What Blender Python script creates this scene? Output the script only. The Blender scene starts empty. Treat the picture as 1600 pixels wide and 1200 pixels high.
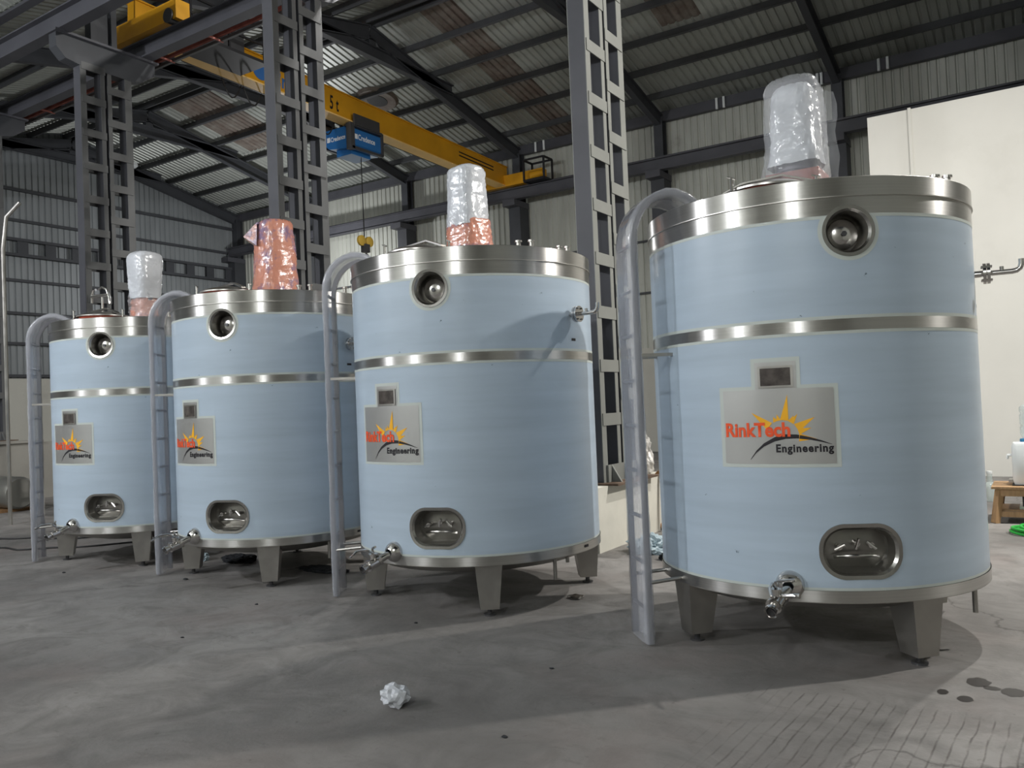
import bpy, bmesh, math, random
from mathutils import Vector, Matrix, noise
from mathutils.geometry import delaunay_2d_cdt
random.seed(7)
SC = bpy.context.scene
COL = SC.collection
R = math.radians
PI = math.pi

# ------------------------------------------------------------------ camera
cam_data = bpy.data.cameras.new('camera')
cam = bpy.data.objects.new('camera', cam_data); COL.objects.link(cam)
cam_data.sensor_width = 36.0
cam_data.lens = 1286.0 * 36.0 / 1600.0
cam_data.clip_end = 200
_p, _r, _y = 0.023756, -0.041341, R(33.0)
_rt = Vector((1, 0, 0)); _up = Vector((0, -math.sin(_p), math.cos(_p))); _fw = Vector((0, math.cos(_p), math.sin(_p)))
_r2 = _rt * math.cos(_r) + _up * math.sin(_r)
_u2 = -_rt * math.sin(_r) + _up * math.cos(_r)
_m = Matrix((( _r2.x, _u2.x, -_fw.x), (_r2.y, _u2.y, -_fw.y), (_r2.z, _u2.z, -_fw.z)))
cam.matrix_world = Matrix.Translation((0, 0, 1.5557)) @ (Matrix.Rotation(_y, 3, 'Z') @ _m).to_4x4()
SC.camera = cam

# ------------------------------------------------------------------ world, exposure, lamps
w = bpy.data.worlds.new('world'); SC.world = w; w.use_nodes = True
w.node_tree.nodes['Background'].inputs[0].default_value = (0.55, 0.62, 0.75, 1)
w.node_tree.nodes['Background'].inputs[1].default_value = 0.02
SC.view_settings.view_transform = 'Standard'
SC.view_settings.look = 'None'
SC.view_settings.exposure = 0.0
SC.view_settings.gamma = 1.0
SC.view_settings.use_curve_mapping = False
LAMPS = [  # kind, x, y, z, watts, size, colour, target
    ('POINT', -13.2, -1.75, 6.4, 1700, 0.24, (0.93, 0.95, 1.0), (-7.0, 5.0, 0.5)),
    ('POINT', -8.3, -5.2, 6.4, 1150, 0.24, (0.93, 0.95, 1.0), (-5.0, 5.0, 0.5)),
    ('POINT', 0.4, -5.2, 6.4, 700, 0.24, (0.95, 0.97, 1.0), (-2.5, 5.0, 0.5)),
    ('AREA', 4.7, 10.3, 7.2, 700, 0.25, (1.0, 0.97, 0.92), (-2.5, 6.5, 0.0)),
    ('AREA', 0.8, 10.5, 7.9, 440, 0.22, (1.0, 0.97, 0.92), (-1.5, 10.5, 0.0)),
    ('AREA', -7.5, 9.9, 9.3, 560, 0.22, (1.0, 0.98, 0.95), (-8.6, 8.0, 0.0)),  # added lamp, brightens the floor around the left tanks
    ('POINT', -21.0, 19.0, 6.4, 460, 0.3, (0.97, 0.98, 1.0), (-18.0, 16.0, 4.0)),
]
lamp_objs = []
for (kd, x, y, z, wt, sz, c, tg) in LAMPS:
    ld = bpy.data.lights.new('lamp_light', kd); ld.energy = wt; ld.color = c
    if kd == 'AREA': ld.shape = 'DISK'; ld.size = sz
    else: ld.shadow_soft_size = sz / 2
    lo = bpy.data.objects.new('lamp_light', ld); COL.objects.link(lo)
    lo.location = (x, y, z)
    lo.rotation_euler = (Vector(tg) - Vector((x, y, z))).to_track_quat('-Z', 'Y').to_euler()
    lamp_objs.append((lo, sz))

# ------------------------------------------------------------------ materials
MATS = {}
def mat(name, col=(.5, .5, .5), rough=.5, metal=0.0, spec=.5, alpha=1.0, trans=0.0, ior=1.45, coat=0.0,
        var=0.0, vscale=3.0, vstretch=(1, 1, 1), bump=0.0, bscale=30.0, bstretch=(1, 1, 1), aniso=0.0,
        col2=None, c2scale=1.0, c2lo=.5, c2hi=.65, emit=0.0, rvar=0.0, coords='Object'):
    m = bpy.data.materials.new(name); m.use_nodes = True; nt = m.node_tree; N = nt.nodes; L = nt.links
    b = N['Principled BSDF']
    b.inputs['Base Color'].default_value = (*col, 1); b.inputs['Roughness'].default_value = rough
    b.inputs['Metallic'].default_value = metal; b.inputs['Specular IOR Level'].default_value = spec
    b.inputs['Alpha'].default_value = alpha; b.inputs['Transmission Weight'].default_value = trans
    b.inputs['IOR'].default_value = ior; b.inputs['Coat Weight'].default_value = coat; b.inputs['Coat Roughness'].default_value = .1
    if emit:
        b.inputs['Emission Color'].default_value = (*col, 1); b.inputs['Emission Strength'].default_value = emit
    tc = N.new('ShaderNodeTexCoord')
    def noi(scale, stretch, detail=5, rg=.55):
        mp = N.new('ShaderNodeMapping'); mp.inputs['Scale'].default_value = stretch
        L.new(tc.outputs[coords], mp.inputs['Vector'])
        n = N.new('ShaderNodeTexNoise'); n.inputs['Scale'].default_value = scale; n.inputs['Detail'].default_value = detail
        n.inputs['Roughness'].default_value = rg
        L.new(mp.outputs[0], n.inputs['Vector']); return n
    out = None
    if var > 0:
        n = noi(vscale, vstretch)
        mr = N.new('ShaderNodeMapRange'); mr.inputs[1].default_value = .3; mr.inputs[2].default_value = .7
        mr.inputs[3].default_value = 1 - var; mr.inputs[4].default_value = 1 + var
        L.new(n.outputs[0], mr.inputs[0])
        vm = N.new('ShaderNodeVectorMath'); vm.operation = 'SCALE'; vm.inputs[0].default_value = col
        L.new(mr.outputs[0], vm.inputs['Scale']); out = vm.outputs[0]
    if col2 is not None:
        n = noi(c2scale, (1, 1, 1), 8, .65)
        mr = N.new('ShaderNodeMapRange'); mr.inputs[1].default_value = c2lo; mr.inputs[2].default_value = c2hi
        L.new(n.outputs[0], mr.inputs[0])
        mx = N.new('ShaderNodeMix'); mx.data_type = 'RGBA'
        L.new(mr.outputs[0], mx.inputs[0])
        if out is not None: L.new(out, mx.inputs[6])
        else: mx.inputs[6].default_value = (*col, 1)
        mx.inputs[7].default_value = (*col2, 1); out = mx.outputs[2]
    if out is not None: L.new(out, b.inputs['Base Color'])
    if rvar > 0:
        n = noi(vscale * 2, vstretch)
        mr = N.new('ShaderNodeMapRange'); mr.inputs[3].default_value = rough - rvar; mr.inputs[4].default_value = rough + rvar
        mr.inputs[1].default_value = .3; mr.inputs[2].default_value = .7
        L.new(n.outputs[0], mr.inputs[0]); L.new(mr.outputs[0], b.inputs['Roughness'])
    if bump > 0:
        n = noi(bscale, bstretch)
        bp = N.new('ShaderNodeBump'); bp.inputs['Strength'].default_value = bump; bp.inputs['Distance'].default_value = .02
        L.new(n.outputs[0], bp.inputs['Height']); L.new(bp.outputs[0], b.inputs['Normal'])
    if aniso:
        b.inputs['Anisotropic'].default_value = aniso
        tn = N.new('ShaderNodeTangent'); tn.direction_type = 'RADIAL'; tn.axis = 'Z'
        L.new(tn.outputs[0], b.inputs['Tangent']); b.inputs['Anisotropic Rotation'].default_value = .25
    MATS[name] = m
    return m

mat('film_blue', (.405, .49, .578), .36, var=.07, vscale=1.6, vstretch=(.5, .5, 6), bump=.05, bscale=5, bstretch=(1, 1, .3), coat=.2, col2=(.10, .13, .17), c2scale=11, c2lo=.70, c2hi=.73)
mat('film_edge', (.50, .54, .51), .4)
mat('steel_brushed', (.50, .49, .47), .30, metal=1.0, aniso=.92, var=.06, vscale=3, vstretch=(.5, .5, 40))
mat('steel_plain', (.47, .455, .43), .34, metal=1.0, var=.1, vscale=5, rvar=.06)
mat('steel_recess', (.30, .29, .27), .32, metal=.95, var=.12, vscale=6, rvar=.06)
mat('steel_frame', (.40, .39, .37), .25, metal=1.0, var=.1, vscale=6)
mat('steel_leg', (.36, .345, .32), .42, metal=.9, var=.12, vscale=5, rvar=.08)
mat('steel_polished', (.62, .60, .58), .16, metal=1.0, var=.08, vscale=12)
mat('steel_plate', (.50, .50, .49), .36, metal=.75, var=.05, vscale=2, vstretch=(.3, .3, 1))
mat('steel_dark', (.10, .10, .105), .45, metal=.6)
mat('paint_grey', (.070, .071, .082), .55, var=.14, vscale=1.6)
mat('paint_dark', (.050, .053, .060), .6, var=.15, vscale=1.5)
mat('purlin_grey', (.070, .073, .078), .6, var=.15, vscale=1.5)
mat('batten_grey', (.085, .087, .088), .55, var=.12, vscale=2)
mat('batten_lit', (.20, .205, .19), .5, var=.08, vscale=2)  # paler batten grey for one column, lamp light on it put into the colour
mat('roof_sheet', (.44, .46, .425), .42, metal=.3, var=.14, vscale=1.1, vstretch=(1, .35, 1), col2=(.20, .19, .165), c2scale=.8, c2lo=.60, c2hi=.85)
mat('roof_rust', (.150, .115, .095), .65, var=.25, vscale=2, vstretch=(4, .5, 1), col2=(.25, .23, .20), c2scale=1.5, c2lo=.4)
mat('wall_sheet', (.47, .48, .43), .5, metal=.1, var=.10, vscale=1.2, vstretch=(3, 3, .5), col2=(.30, .28, .24), c2scale=1.0, c2lo=.62, c2hi=.85)
mat('wall_sheet_dark', (.245, .262, .27), .5, metal=.15, var=.12, vscale=1.0, vstretch=(3, 3, .5))
mat('masonry', (.50, .49, .44), .8, var=.06, vscale=.7, col2=(.36, .35, .31), c2scale=.5, c2lo=.55, c2hi=.8, bump=.15, bscale=6)
mat('board_white', (.62, .61, .565), .6, var=.05, vscale=.6, col2=(.50, .49, .44), c2scale=.5, c2lo=.55, c2hi=.9)
mat('dado_grey', (.25, .24, .215), .85, var=.12, vscale=1.2, bump=.2, bscale=8)
mat('plinth_white', (.62, .60, .53), .75, var=.06, vscale=4, col2=(.35, .29, .22), c2scale=3, c2lo=.62, c2hi=.8)
mat('crane_yellow', (.62, .30, .012), .42, var=.10, vscale=1.5)
mat('crane_bounce_lit', (.85, .56, .20), .45, var=.06)  # paler crane yellow: floor bounce on the bottom flange put into the colour
mat('hoist_blue', (.025, .14, .38), .3, coat=.3)
mat('black_paint', (.015, .015, .017), .5)
mat('print_black', (.012, .010, .014), .5)
mat('print_red', (.80, .085, .015), .5)
mat('print_yellow', (.85, .42, .01), .5)
mat('print_blue', (.04, .15, .42), .5)
mat('print_white', (.75, .77, .8), .5)
mat('rust_red', (.28, .09, .07), .6, var=.3, vscale=5)
mat('rust_brown', (.12, .08, .055), .8, var=.4, vscale=9)
mat('gasket_red', (.45, .09, .05), .55)
mat('motor_grey', (.10, .09, .13), .45)
mat('wrap_clear', (.78, .80, .84), .12, alpha=.26, bump=.45, bscale=22, coat=.6)
mat('wrap_ladder', (.60, .62, .68), .12, alpha=.40, bump=.9, bscale=18, bstretch=(1, 1, .35), coat=1.0)
mat('steel_rail', (.22, .22, .245), .35, metal=.8)
mat('wrap_white', (.60, .62, .66), .2, alpha=.95, bump=.35, bscale=14, coat=.6, var=.07, vscale=5)
mat('wrap_orange', (.62, .27, .19), .2, alpha=.95, bump=.4, bscale=14, coat=.7, col2=(.26, .17, .27), c2scale=4.5, c2lo=.50, c2hi=.6)
mat('bag_silver', (.60, .58, .55), .3, metal=.2, bump=1, bscale=18)
mat('bag_blue', (.45, .55, .60), .3, bump=1, bscale=18)
mat('rag_dark', (.02, .022, .026), .8, bump=1, bscale=20)
mat('rag_teal', (.30, .46, .46), .6, bump=.8, bscale=20)
mat('wood', (.36, .22, .11), .6, var=.25, vscale=3, vstretch=(8, 8, 1), bump=.1, bscale=20)
mat('wood_block', (.30, .17, .08), .7, var=.25, vscale=5)
mat('white_plastic', (.74, .77, .77), .35)
mat('bottle_clear', (.62, .72, .70), .06, alpha=.38, coat=.6)
mat('blue_cap', (.03, .20, .38), .4)
mat('green_hose', (.03, .42, .06), .35)
mat('orange_box', (.50, .13, .03), .5)
mat('brown_hose', (.30, .15, .05), .5)
mat('cable_black', (.012, .012, .012), .6)
mat('glass_window', (.07, .06, .055), .12, coat=.5, var=.5, vscale=16)
mat('stain_dark', (.018, .015, .014), .35)
mat('roll_steel', (.30, .295, .27), .42, metal=.7, var=.1, vscale=2)
mat('lamp_glass', (1, 1, 1), .4, emit=6.0)
mat('chalk', (.5, .5, .5), .8)
mat('yellow_block', (.55, .36, .06), .45)

def floor_material():
    m = bpy.data.materials.new('concrete_floor'); m.use_nodes = True; nt = m.node_tree; N = nt.nodes; L = nt.links
    b = N['Principled BSDF']; tc = N.new('ShaderNodeTexCoord')
    def noi(sc, det=6, rg=.6, st=(1, 1, 1), dist=0):
        mp = N.new('ShaderNodeMapping'); mp.inputs['Scale'].default_value = st; L.new(tc.outputs['Object'], mp.inputs[0])
        n = N.new('ShaderNodeTexNoise'); n.inputs['Scale'].default_value = sc; n.inputs['Detail'].default_value = det
        n.inputs['Roughness'].default_value = rg; n.inputs['Distortion'].default_value = dist
        L.new(mp.outputs[0], n.inputs[0]); return n.outputs[0]
    def rng(o, a, c, lo=0, hi=1):
        r = N.new('ShaderNodeMapRange'); r.inputs[1].default_value = a; r.inputs[2].default_value = c
        r.inputs[3].default_value = lo; r.inputs[4].default_value = hi; L.new(o, r.inputs[0]); return r.outputs[0]
    def mix(f, A, B, bl='MIX'):
        x = N.new('ShaderNodeMix'); x.data_type = 'RGBA'; x.blend_type = bl
        if isinstance(f, float): x.inputs[0].default_value = f
        else: L.new(f, x.inputs[0])
        for i, q in ((6, A), (7, B)):
            if isinstance(q, tuple): x.inputs[i].default_value = (*q, 1)
            else: L.new(q, x.inputs[i])
        return x.outputs[2]
    def mth(op, A, B=None):
        x = N.new('ShaderNodeMath'); x.operation = op
        for i, q in ((0, A), (1, B)):
            if q is None: continue
            if isinstance(q, (int, float)): x.inputs[i].default_value = q
            else: L.new(q, x.inputs[i])
        return x.outputs[0]
    base = mix(rng(noi(.45, 5), .35, .68), (.150, .143, .136), (.290, .276, .262))
    base = mix(rng(noi(2.2, 8, .7, dist=1.2), .42, .66, 0, .7), base, (.118, .111, .105))
    base = mix(rng(noi(.8, 4, .6), .52, .68, 0, .32), base, (.225, .180, .165))
    base = mix(rng(noi(14, 6, .7), .63, .72, 0, .8), base, (.085, .075, .068))
    base = mix(rng(noi(4, 9, .75, st=(1, 3, 1)), .56, .70, 0, .65), base, (.115, .105, .097))
    # cracks
    vo = N.new('ShaderNodeTexVoronoi'); vo.feature = 'DISTANCE_TO_EDGE'; vo.inputs['Scale'].default_value = .16
    nm = N.new('ShaderNodeTexNoise'); nm.inputs['Scale'].default_value = 2.2; nm.inputs['Detail'].default_value = 6
    L.new(tc.outputs['Object'], nm.inputs[0])
    ad = N.new('ShaderNodeMix'); ad.data_type = 'RGBA'; ad.blend_type = 'LINEAR_LIGHT'; ad.inputs[0].default_value = .25
    L.new(tc.outputs['Object'], ad.inputs[6]); L.new(nm.outputs[1], ad.inputs[7]); L.new(ad.outputs[2], vo.inputs[0])
    cr = rng(vo.outputs['Distance'], .0, .0022, .7, 0)
    base = mix(cr, base, (.05, .045, .042))
    # the scored grooves of the ramp at the lower right
    sx = N.new('ShaderNodeSeparateXYZ'); L.new(tc.outputs['Object'], sx.inputs[0])
    X, Y = sx.outputs[0], sx.outputs[1]
    wob = mth('MULTIPLY', mth('SUBTRACT', noi(3, 3), .5), .03)
    ph = mth('ADD', mth('SUBTRACT', X, mth('MULTIPLY', Y, .055)), wob)
    fr = mth('FRACT', mth('MULTIPLY', ph, 16.5))
    line = rng(mth('ABSOLUTE', mth('SUBTRACT', fr, .5)), .0, .11, 1, 0)
    edge = mth('ADD', Y, mth('MULTIPLY', mth('SUBTRACT', noi(5, 4), .5), .5))
    msk = mth('MULTIPLY', rng(edge, 4.33, 4.43, 1, 0), rng(mth('ADD', X, mth('MULTIPLY', mth('SUBTRACT', noi(2, 3), .5), .8)), -1.45, -1.1, 0, 1))
    gm = mth('MULTIPLY', mth('MULTIPLY', line, msk), rng(noi(7, 5), .38, .62, .15, 1))
    base = mix(mth('MULTIPLY', gm, .8), base, (.06, .05, .045))
    L.new(base, b.inputs['Base Color'])
    L.new(rng(noi(3, 5), .3, .7, .55, .8), b.inputs['Roughness'])
    b.inputs['Specular IOR Level'].default_value = .35
    hh = mth('SUBTRACT', mth('ADD', noi(9, 8, .7), mth('MULTIPLY', noi(60, 3), .25)), mth('MULTIPLY', gm, 1.5))
    bp = N.new('ShaderNodeBump'); bp.inputs['Strength'].default_value = .3; bp.inputs['Distance'].default_value = .012
    L.new(hh, bp.inputs['Height']); L.new(bp.outputs[0], b.inputs['Normal'])
    MATS['concrete_floor'] = m
floor_material()

# ------------------------------------------------------------------ mesh helpers
class MB:
    def __init__(s): s.v = []; s.f = []
    def add(s, vs, fs):
        o = len(s.v); s.v += [tuple(v) for v in vs]; s.f += [tuple(i + o for i in f) for f in fs]; return s
    def box(s, a, b, M=None):
        x0, y0, z0 = a; x1, y1, z1 = b
        vs = [Vector(p) for p in ((x0, y0, z0), (x1, y0, z0), (x1, y1, z0), (x0, y1, z0), (x0, y0, z1), (x1, y0, z1), (x1, y1, z1), (x0, y1, z1))]
        if M is not None: vs = [M @ v for v in vs]
        return s.add(vs, [(3, 2, 1, 0), (4, 5, 6, 7), (0, 1, 5, 4), (1, 2, 6, 5), (2, 3, 7, 6), (3, 0, 4, 7)])
    def bar(s, p0, p1, wd, hd, up=(0, 0, 1), off=(0, 0)):
        p0 = Vector(p0); p1 = Vector(p1); d = (p1 - p0); ln = d.length; d.normalize()
        upv = Vector(up); sd = d.cross(upv)
        if sd.length < 1e-4: sd = d.cross(Vector((1, 0, 0)))
        sd.normalize(); u2 = sd.cross(d).normalized()
        M = Matrix(((sd.x, d.x, u2.x, p0.x), (sd.y, d.y, u2.y, p0.y), (sd.z, d.z, u2.z, p0.z), (0, 0, 0, 1)))
        return s.box((-wd / 2 + off[0], 0, -hd / 2 + off[1]), (wd / 2 + off[0], ln, hd / 2 + off[1]), M)
    def ibeam(s, p0, p1, wd, hd, tf=.02, tw=.015, up=(0, 0, 1)):
        s.bar(p0, p1, wd, tf, up, (0, hd / 2 - tf / 2)); s.bar(p0, p1, wd, tf, up, (0, -hd / 2 + tf / 2))
        s.bar(p0, p1, tw, hd - 2 * tf, up); return s
    def tube(s, pts, r, n=10, caps=True, sx=1.0):
        pts = [Vector(p) for p in pts]; rs = r if isinstance(r, (list, tuple)) else [r] * len(pts)
        rings = []; prev = None
        for i, p in enumerate(pts):
            d = (pts[min(i + 1, len(pts) - 1)] - pts[max(i - 1, 0)]).normalized()
            if prev is None:
                a = d.cross(Vector((0, 0, 1)));
                if a.length < .05: a = d.cross(Vector((1, 0, 0)))
                a.normalize()
            else:
                a = (prev - d * prev.dot(d)).normalized()
            prev = a; b = d.cross(a)
            rings.append([p + (a * math.cos(2 * PI * k / n) * sx + b * math.sin(2 * PI * k / n)) * rs[i] for k in range(n)])
        vs = [v for g in rings for v in g]; fs = []
        for i in range(len(pts) - 1):
            for k in range(n):
                k2 = (k + 1) % n; fs.append((i * n + k, i * n + k2, (i + 1) * n + k2, (i + 1) * n + k))
        if caps: fs.append(tuple(range(n))[::-1]); fs.append(tuple((len(pts) - 1) * n + k for k in range(n)))
        return s.add(vs, fs)
    def lathe(s, prof, n=48, M=None, a0=0, a1=2 * PI):
        full = abs(a1 - a0 - 2 * PI) < 1e-6; m = n if full else n + 1
        vs = []
        for (r, z) in prof:
            for k in range(m):
                a = a0 + (a1 - a0) * k / n; v = Vector((r * math.cos(a), r * math.sin(a), z)); vs.append(M @ v if M is not None else v)
        fs = []
        for i in range(len(prof) - 1):
            for k in range(n):
                k2 = (k + 1) % m if full else k + 1
                fs.append((i * m + k, i * m + k2, (i + 1) * m + k2, (i + 1) * m + k))
        return s.add(vs, fs)
    def mesh(s, name, smooth=False, angle=None):
        me = bpy.data.meshes.new(name); me.from_pydata(s.v, [], s.f); me.validate()
        bm = bmesh.new(); bm.from_mesh(me)
        bmesh.ops.remove_doubles(bm, verts=bm.verts, dist=1e-5)
        bmesh.ops.recalc_face_normals(bm, faces=bm.faces)
        if smooth:
            for f in bm.faces: f.smooth = True
            lim = R(angle or 38)
            for e in bm.edges:
                if len(e.link_faces) == 2 and e.calc_face_angle(0) > lim: e.smooth = False
        bm.to_mesh(me); bm.free()
        return me
    def build(s, name, m, parent=None, smooth=False, angle=None):
        return link(s.mesh(name, smooth, angle), name, m, parent)

def link(me, name, m, parent=None):
    o = bpy.data.objects.new(name, me); COL.objects.link(o)
    if m is not None and not me.materials: me.materials.append(MATS[m])
    if parent is not None: o.parent = parent
    return o
def tag(o, label=None, cat=None, group=None, kind=None):
    if label: o['label'] = label
    if cat: o['category'] = cat
    if group: o['group'] = group
    if kind: o['kind'] = kind
    return o
def thing(name, label, cat, loc=(0, 0, 0), rz=0, group=None):
    o = bpy.data.objects.new(name, None); COL.objects.link(o); o.location = loc; o.rotation_euler = (0, 0, rz)
    o.empty_display_size = .2
    return tag(o, label, cat, group)
def copy_tree(o, parent=None):
    c = o.copy(); COL.objects.link(c); c.parent = parent
    for ch in [x for x in COL.objects if x.parent == o]: copy_tree(ch, c)
    return c
def loc_mb(mb, o):   # shift world-space vertices into the local space of a translated empty
    x, y, z = o.location; mb.v = [(a - x, b - y, c - z) for a, b, c in mb.v]; return mb

# ================================================================== SETTING
X0, X1, Y0, Y1 = -27.4, 9.0, -6.2, 22.2      # inner faces of the shed
VAL = 8.27                                    # valley between the two bays
RB, RL = 15.22, 1.30                          # ridges
ZE, ZR = 9.75, 11.28                          # eave, ridge heights
SL = (ZR - ZE) / (Y1 - RB)
def zroof(y):
    return ZR - SL * abs(y - RB) if y >= VAL else ZR - SL * abs(y - RL)

fl = MB(); fl.box((X0 - .3, Y0 - .3, -.12), (X1 + .3, Y1 + .3, 0))
floor = fl.build('floor', 'concrete_floor'); tag(floor, 'stained grey concrete floor', kind='structure')

# ---- roof of ribbed sheets on purlins
ceiling = bpy.data.objects.new('ceiling', None); COL.objects.link(ceiling); tag(ceiling, 'ribbed metal roof on dark purlins', kind='structure')
def rib_profile(width, n_ribs, depth):
    pts = []; p = width / n_ribs
    for i in range(n_ribs):
        x = i * p
        pts += [(x, 0), (x + p * .62, 0), (x + p * .72, depth), (x + p * .90, depth)]
    pts.append((width, 0)); return pts
def ribbed(length, width=1.0, n=5, depth=.035):     # x across the ribs, y along them, ribs rise in +z
    mb = MB(); pr = rib_profile(width, n, depth); k = len(pr)
    vs = [(x, 0, z) for x, z in pr] + [(x, length, z) for x, z in pr]
    mb.add(vs, [(i, i + 1, k + i + 1, k + i) for i in range(k - 1)]); return mb
half = math.hypot(Y1 - RB, ZR - ZE) / 2
sheet_me = ribbed(half + .06).mesh('roof_sheet'); sheet_me.materials.append(MATS['roof_sheet'])
rust_me = ribbed(half + .06).mesh('roof_sheet'); rust_me.materials.append(MATS['roof_rust'])
RUST = {(6, 0, 1), (15, 0, 1), (20, 0, 1), (15, 1, 1), (5, 0, 1)}
ang = math.atan(SL)
slopes = [(RB, 1), (RB, -1), (RL, 1), (RL, -1)]
nx = int(X1 - X0) + 1
for si, (yr, sg) in enumerate(slopes):
    for i in range(nx):
        for h in (0, 1):
            if si == 3 and i > 24: continue
            o = bpy.data.objects.new('roof_sheet', rust_me if (si == 0 and (i, h, 1) in RUST) else sheet_me)
            COL.objects.link(o); o.parent = ceiling
            d = h * (half)
            ox = X0 + i * 1.0
            o.location = (ox + (0 if sg > 0 else 1.0), yr + sg * d * math.cos(ang), ZR - d * math.sin(ang) + (.0 if h else .012))
            o.rotation_euler = (-ang, 0, 0) if sg > 0 else (-ang, 0, PI)
            if sg < 0: o.rotation_euler = (Matrix.Rotation(PI, 3, 'Z') @ Matrix.Rotation(-ang, 3, 'X')).to_euler()
# purlins: along x
pur_me = MB().bar((X0, 0, 0), (X1, 0, 0), .07, .17).mesh('purlin'); pur_me.materials.append(MATS['purlin_grey'])
for (yr, sg) in slopes:
    for k in range(0, 6):
        d = .16 + k * 1.17
        y = yr + sg * d
        o = bpy.data.objects.new('purlin', pur_me); COL.objects.link(o); o.parent = ceiling
        o.location = (0, y, ZR - SL * d - .10); o.rotation_euler = (-sg * ang, 0, 0)
# hole rusted through the roof beside the crane
rd = MB(); rd.lathe([(.0, -.02), (.55, -.02), (.62, .05), (.30, .25), (0, .28)], 20)
o = rd.build('roof_ventilator', 'roof_rust', ceiling, True); o.location = (-16.05, 18.1, zroof(18.1) - .05); o.rotation_euler = (-ang, 0, 0)
rd = MB(); rd.lathe([(.0, -.03), (.30, -.03), (.33, .0)], 16)
o = rd.build('vent_opening', 'black_paint', o)

# ---- walls of ribbed sheet
def wall_sheets(parent, m, along, p0, p1, z0, ztop, face, name='wall_sheet'):
    """vertical ribbed sheets, 1 m wide; along='x' or 'y'; face = coordinate of the wall plane, ribs away from room"""
    n = int(math.ceil(p1 - p0))
    for i in range(n):
        a = p0 + i; b = min(a + 1.0, p1); wd = b - a; nr = max(1, int(round(wd / .2)))
        pr = rib_profile(wd, nr, .035); mb = MB(); k = len(pr); sg = 1 if face[1] > 0 else -1
        vs = []
        for zz in (0, 1):
            for (x, dpt) in pr:
                q = a + x; z = z0 if zz == 0 else ztop(q); f = face[0] + sg * dpt
                vs.append((q, f, z) if along == 'x' else (f, q, z))
        mb.add(vs, [(j, j + 1, k + j + 1, k + j) for j in range(k - 1)])
        mb.build(name, m, parent)
def wall(name, label):
    o = bpy.data.objects.new(name, None); COL.objects.link(o); return tag(o, label, kind='structure')
wb = wall('wall_back', 'back side wall of pale ribbed sheet over masonry')
wall_sheets(wb, 'wall_sheet', 'x', X0, X1, 2.95, lambda q: ZE + .02, (Y1, 1))
MB().box((X0, Y1 - .02, 0), (X1, Y1 + .2, 3.0)).build('masonry_base', 'masonry', wb)
for z in (4.6, 6.1):
    MB().bar((X0, Y1 - .04, z), (X1, Y1 - .04, z), .05, .06).build('girt', 'purlin_grey', wb)
MB().box((X0, Y1 - .22, 9.40), (X1, Y1 - .06, 9.68)).build('eave_beam', 'paint_grey', wb)
for ux in (-13.0, -12.7, -7.2, -7.0, -4.55, -4.45, -3.1, -2.9, .4, .6):
    MB().tube([(ux, Y1 - .28, 9.66), (ux, Y1 - .28, 9.36)], .035, 8).build('drain_stub', 'white_plastic', wb, True)

wl = wall('wall_left', 'far end wall of dark ribbed sheet with horizontal girts')
wall_sheets(wl, 'wall_sheet_dark', 'y', Y0, Y1, 3.0, zroof, (X0, -1))
MB().box((X0 - .2, Y0, 0), (X0 + .02, Y1, 3.0)).build('masonry_base', 'masonry', wl)
for z in (3.08, 4.11, 5.08, 6.13, 8.06, 9.05):
    MB().bar((X0 + .06, Y0, z), (X0 + .06, Y1, z), .10, .09).build('girt', 'paint_dark', wl)
for z in (6.93, 7.42):
    MB().bar((X0 + .16, Y0, z), (X0 + .16, Y1, z), .16, .09).build('wind_beam_chord', 'paint_dark', wl)
for k in range(32):
    y = Y0 + .4 + k * .88
    MB().bar((X0 + .16, y, 6.93), (X0 + .16, y, 7.42), .34, .03, (1, 0, 0)).build('wind_beam_batten', 'paint_dark', wl)

wr = wall('wall_right', 'near end wall of pale ribbed sheet behind the viewer')
wall_sheets(wr, 'wall_sheet', 'y', Y0, Y1, 0, zroof, (X1, 1))
wf = wall('wall_front', 'front side wall of pale ribbed sheet behind the viewer')
wall_sheets(wf, 'wall_sheet', 'x', X0, X1, 0, lambda q: zroof(Y0) + .02, (Y0, -1))

wp = wall('wall_partition', 'white board partition wall standing at the right')
for i, (a, b) in enumerate(((-2.50, -1.83), (-1.79, 1.2), (1.22, 4.2), (4.22, 7.2), (7.22, 8.9))):
    MB().box((a, 16.0, 0), (b, 16.12, 6.45)).build('wall_board', 'board_white', wp)
MB().box((-1.835, 15.975, 0), (-1.785, 16.1, 6.47)).build('cover_strip', 'board_white', wp)
MB().box((-2.50, 16.12, 0), (-2.38, 22.1, 6.45)).build('return_board', 'board_white', wp)

lw = wall('wall_low', 'low grey rendered wall at the far left')
MB().box((-17.85, 7.0, 0), (-17.60, 16.5, 1.16)).build('render', 'dado_grey', lw)
MB().box((-17.90, 7.0, 1.16), (-17.55, 9.05, 1.21)).build('coping', 'dado_grey', lw)

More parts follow.
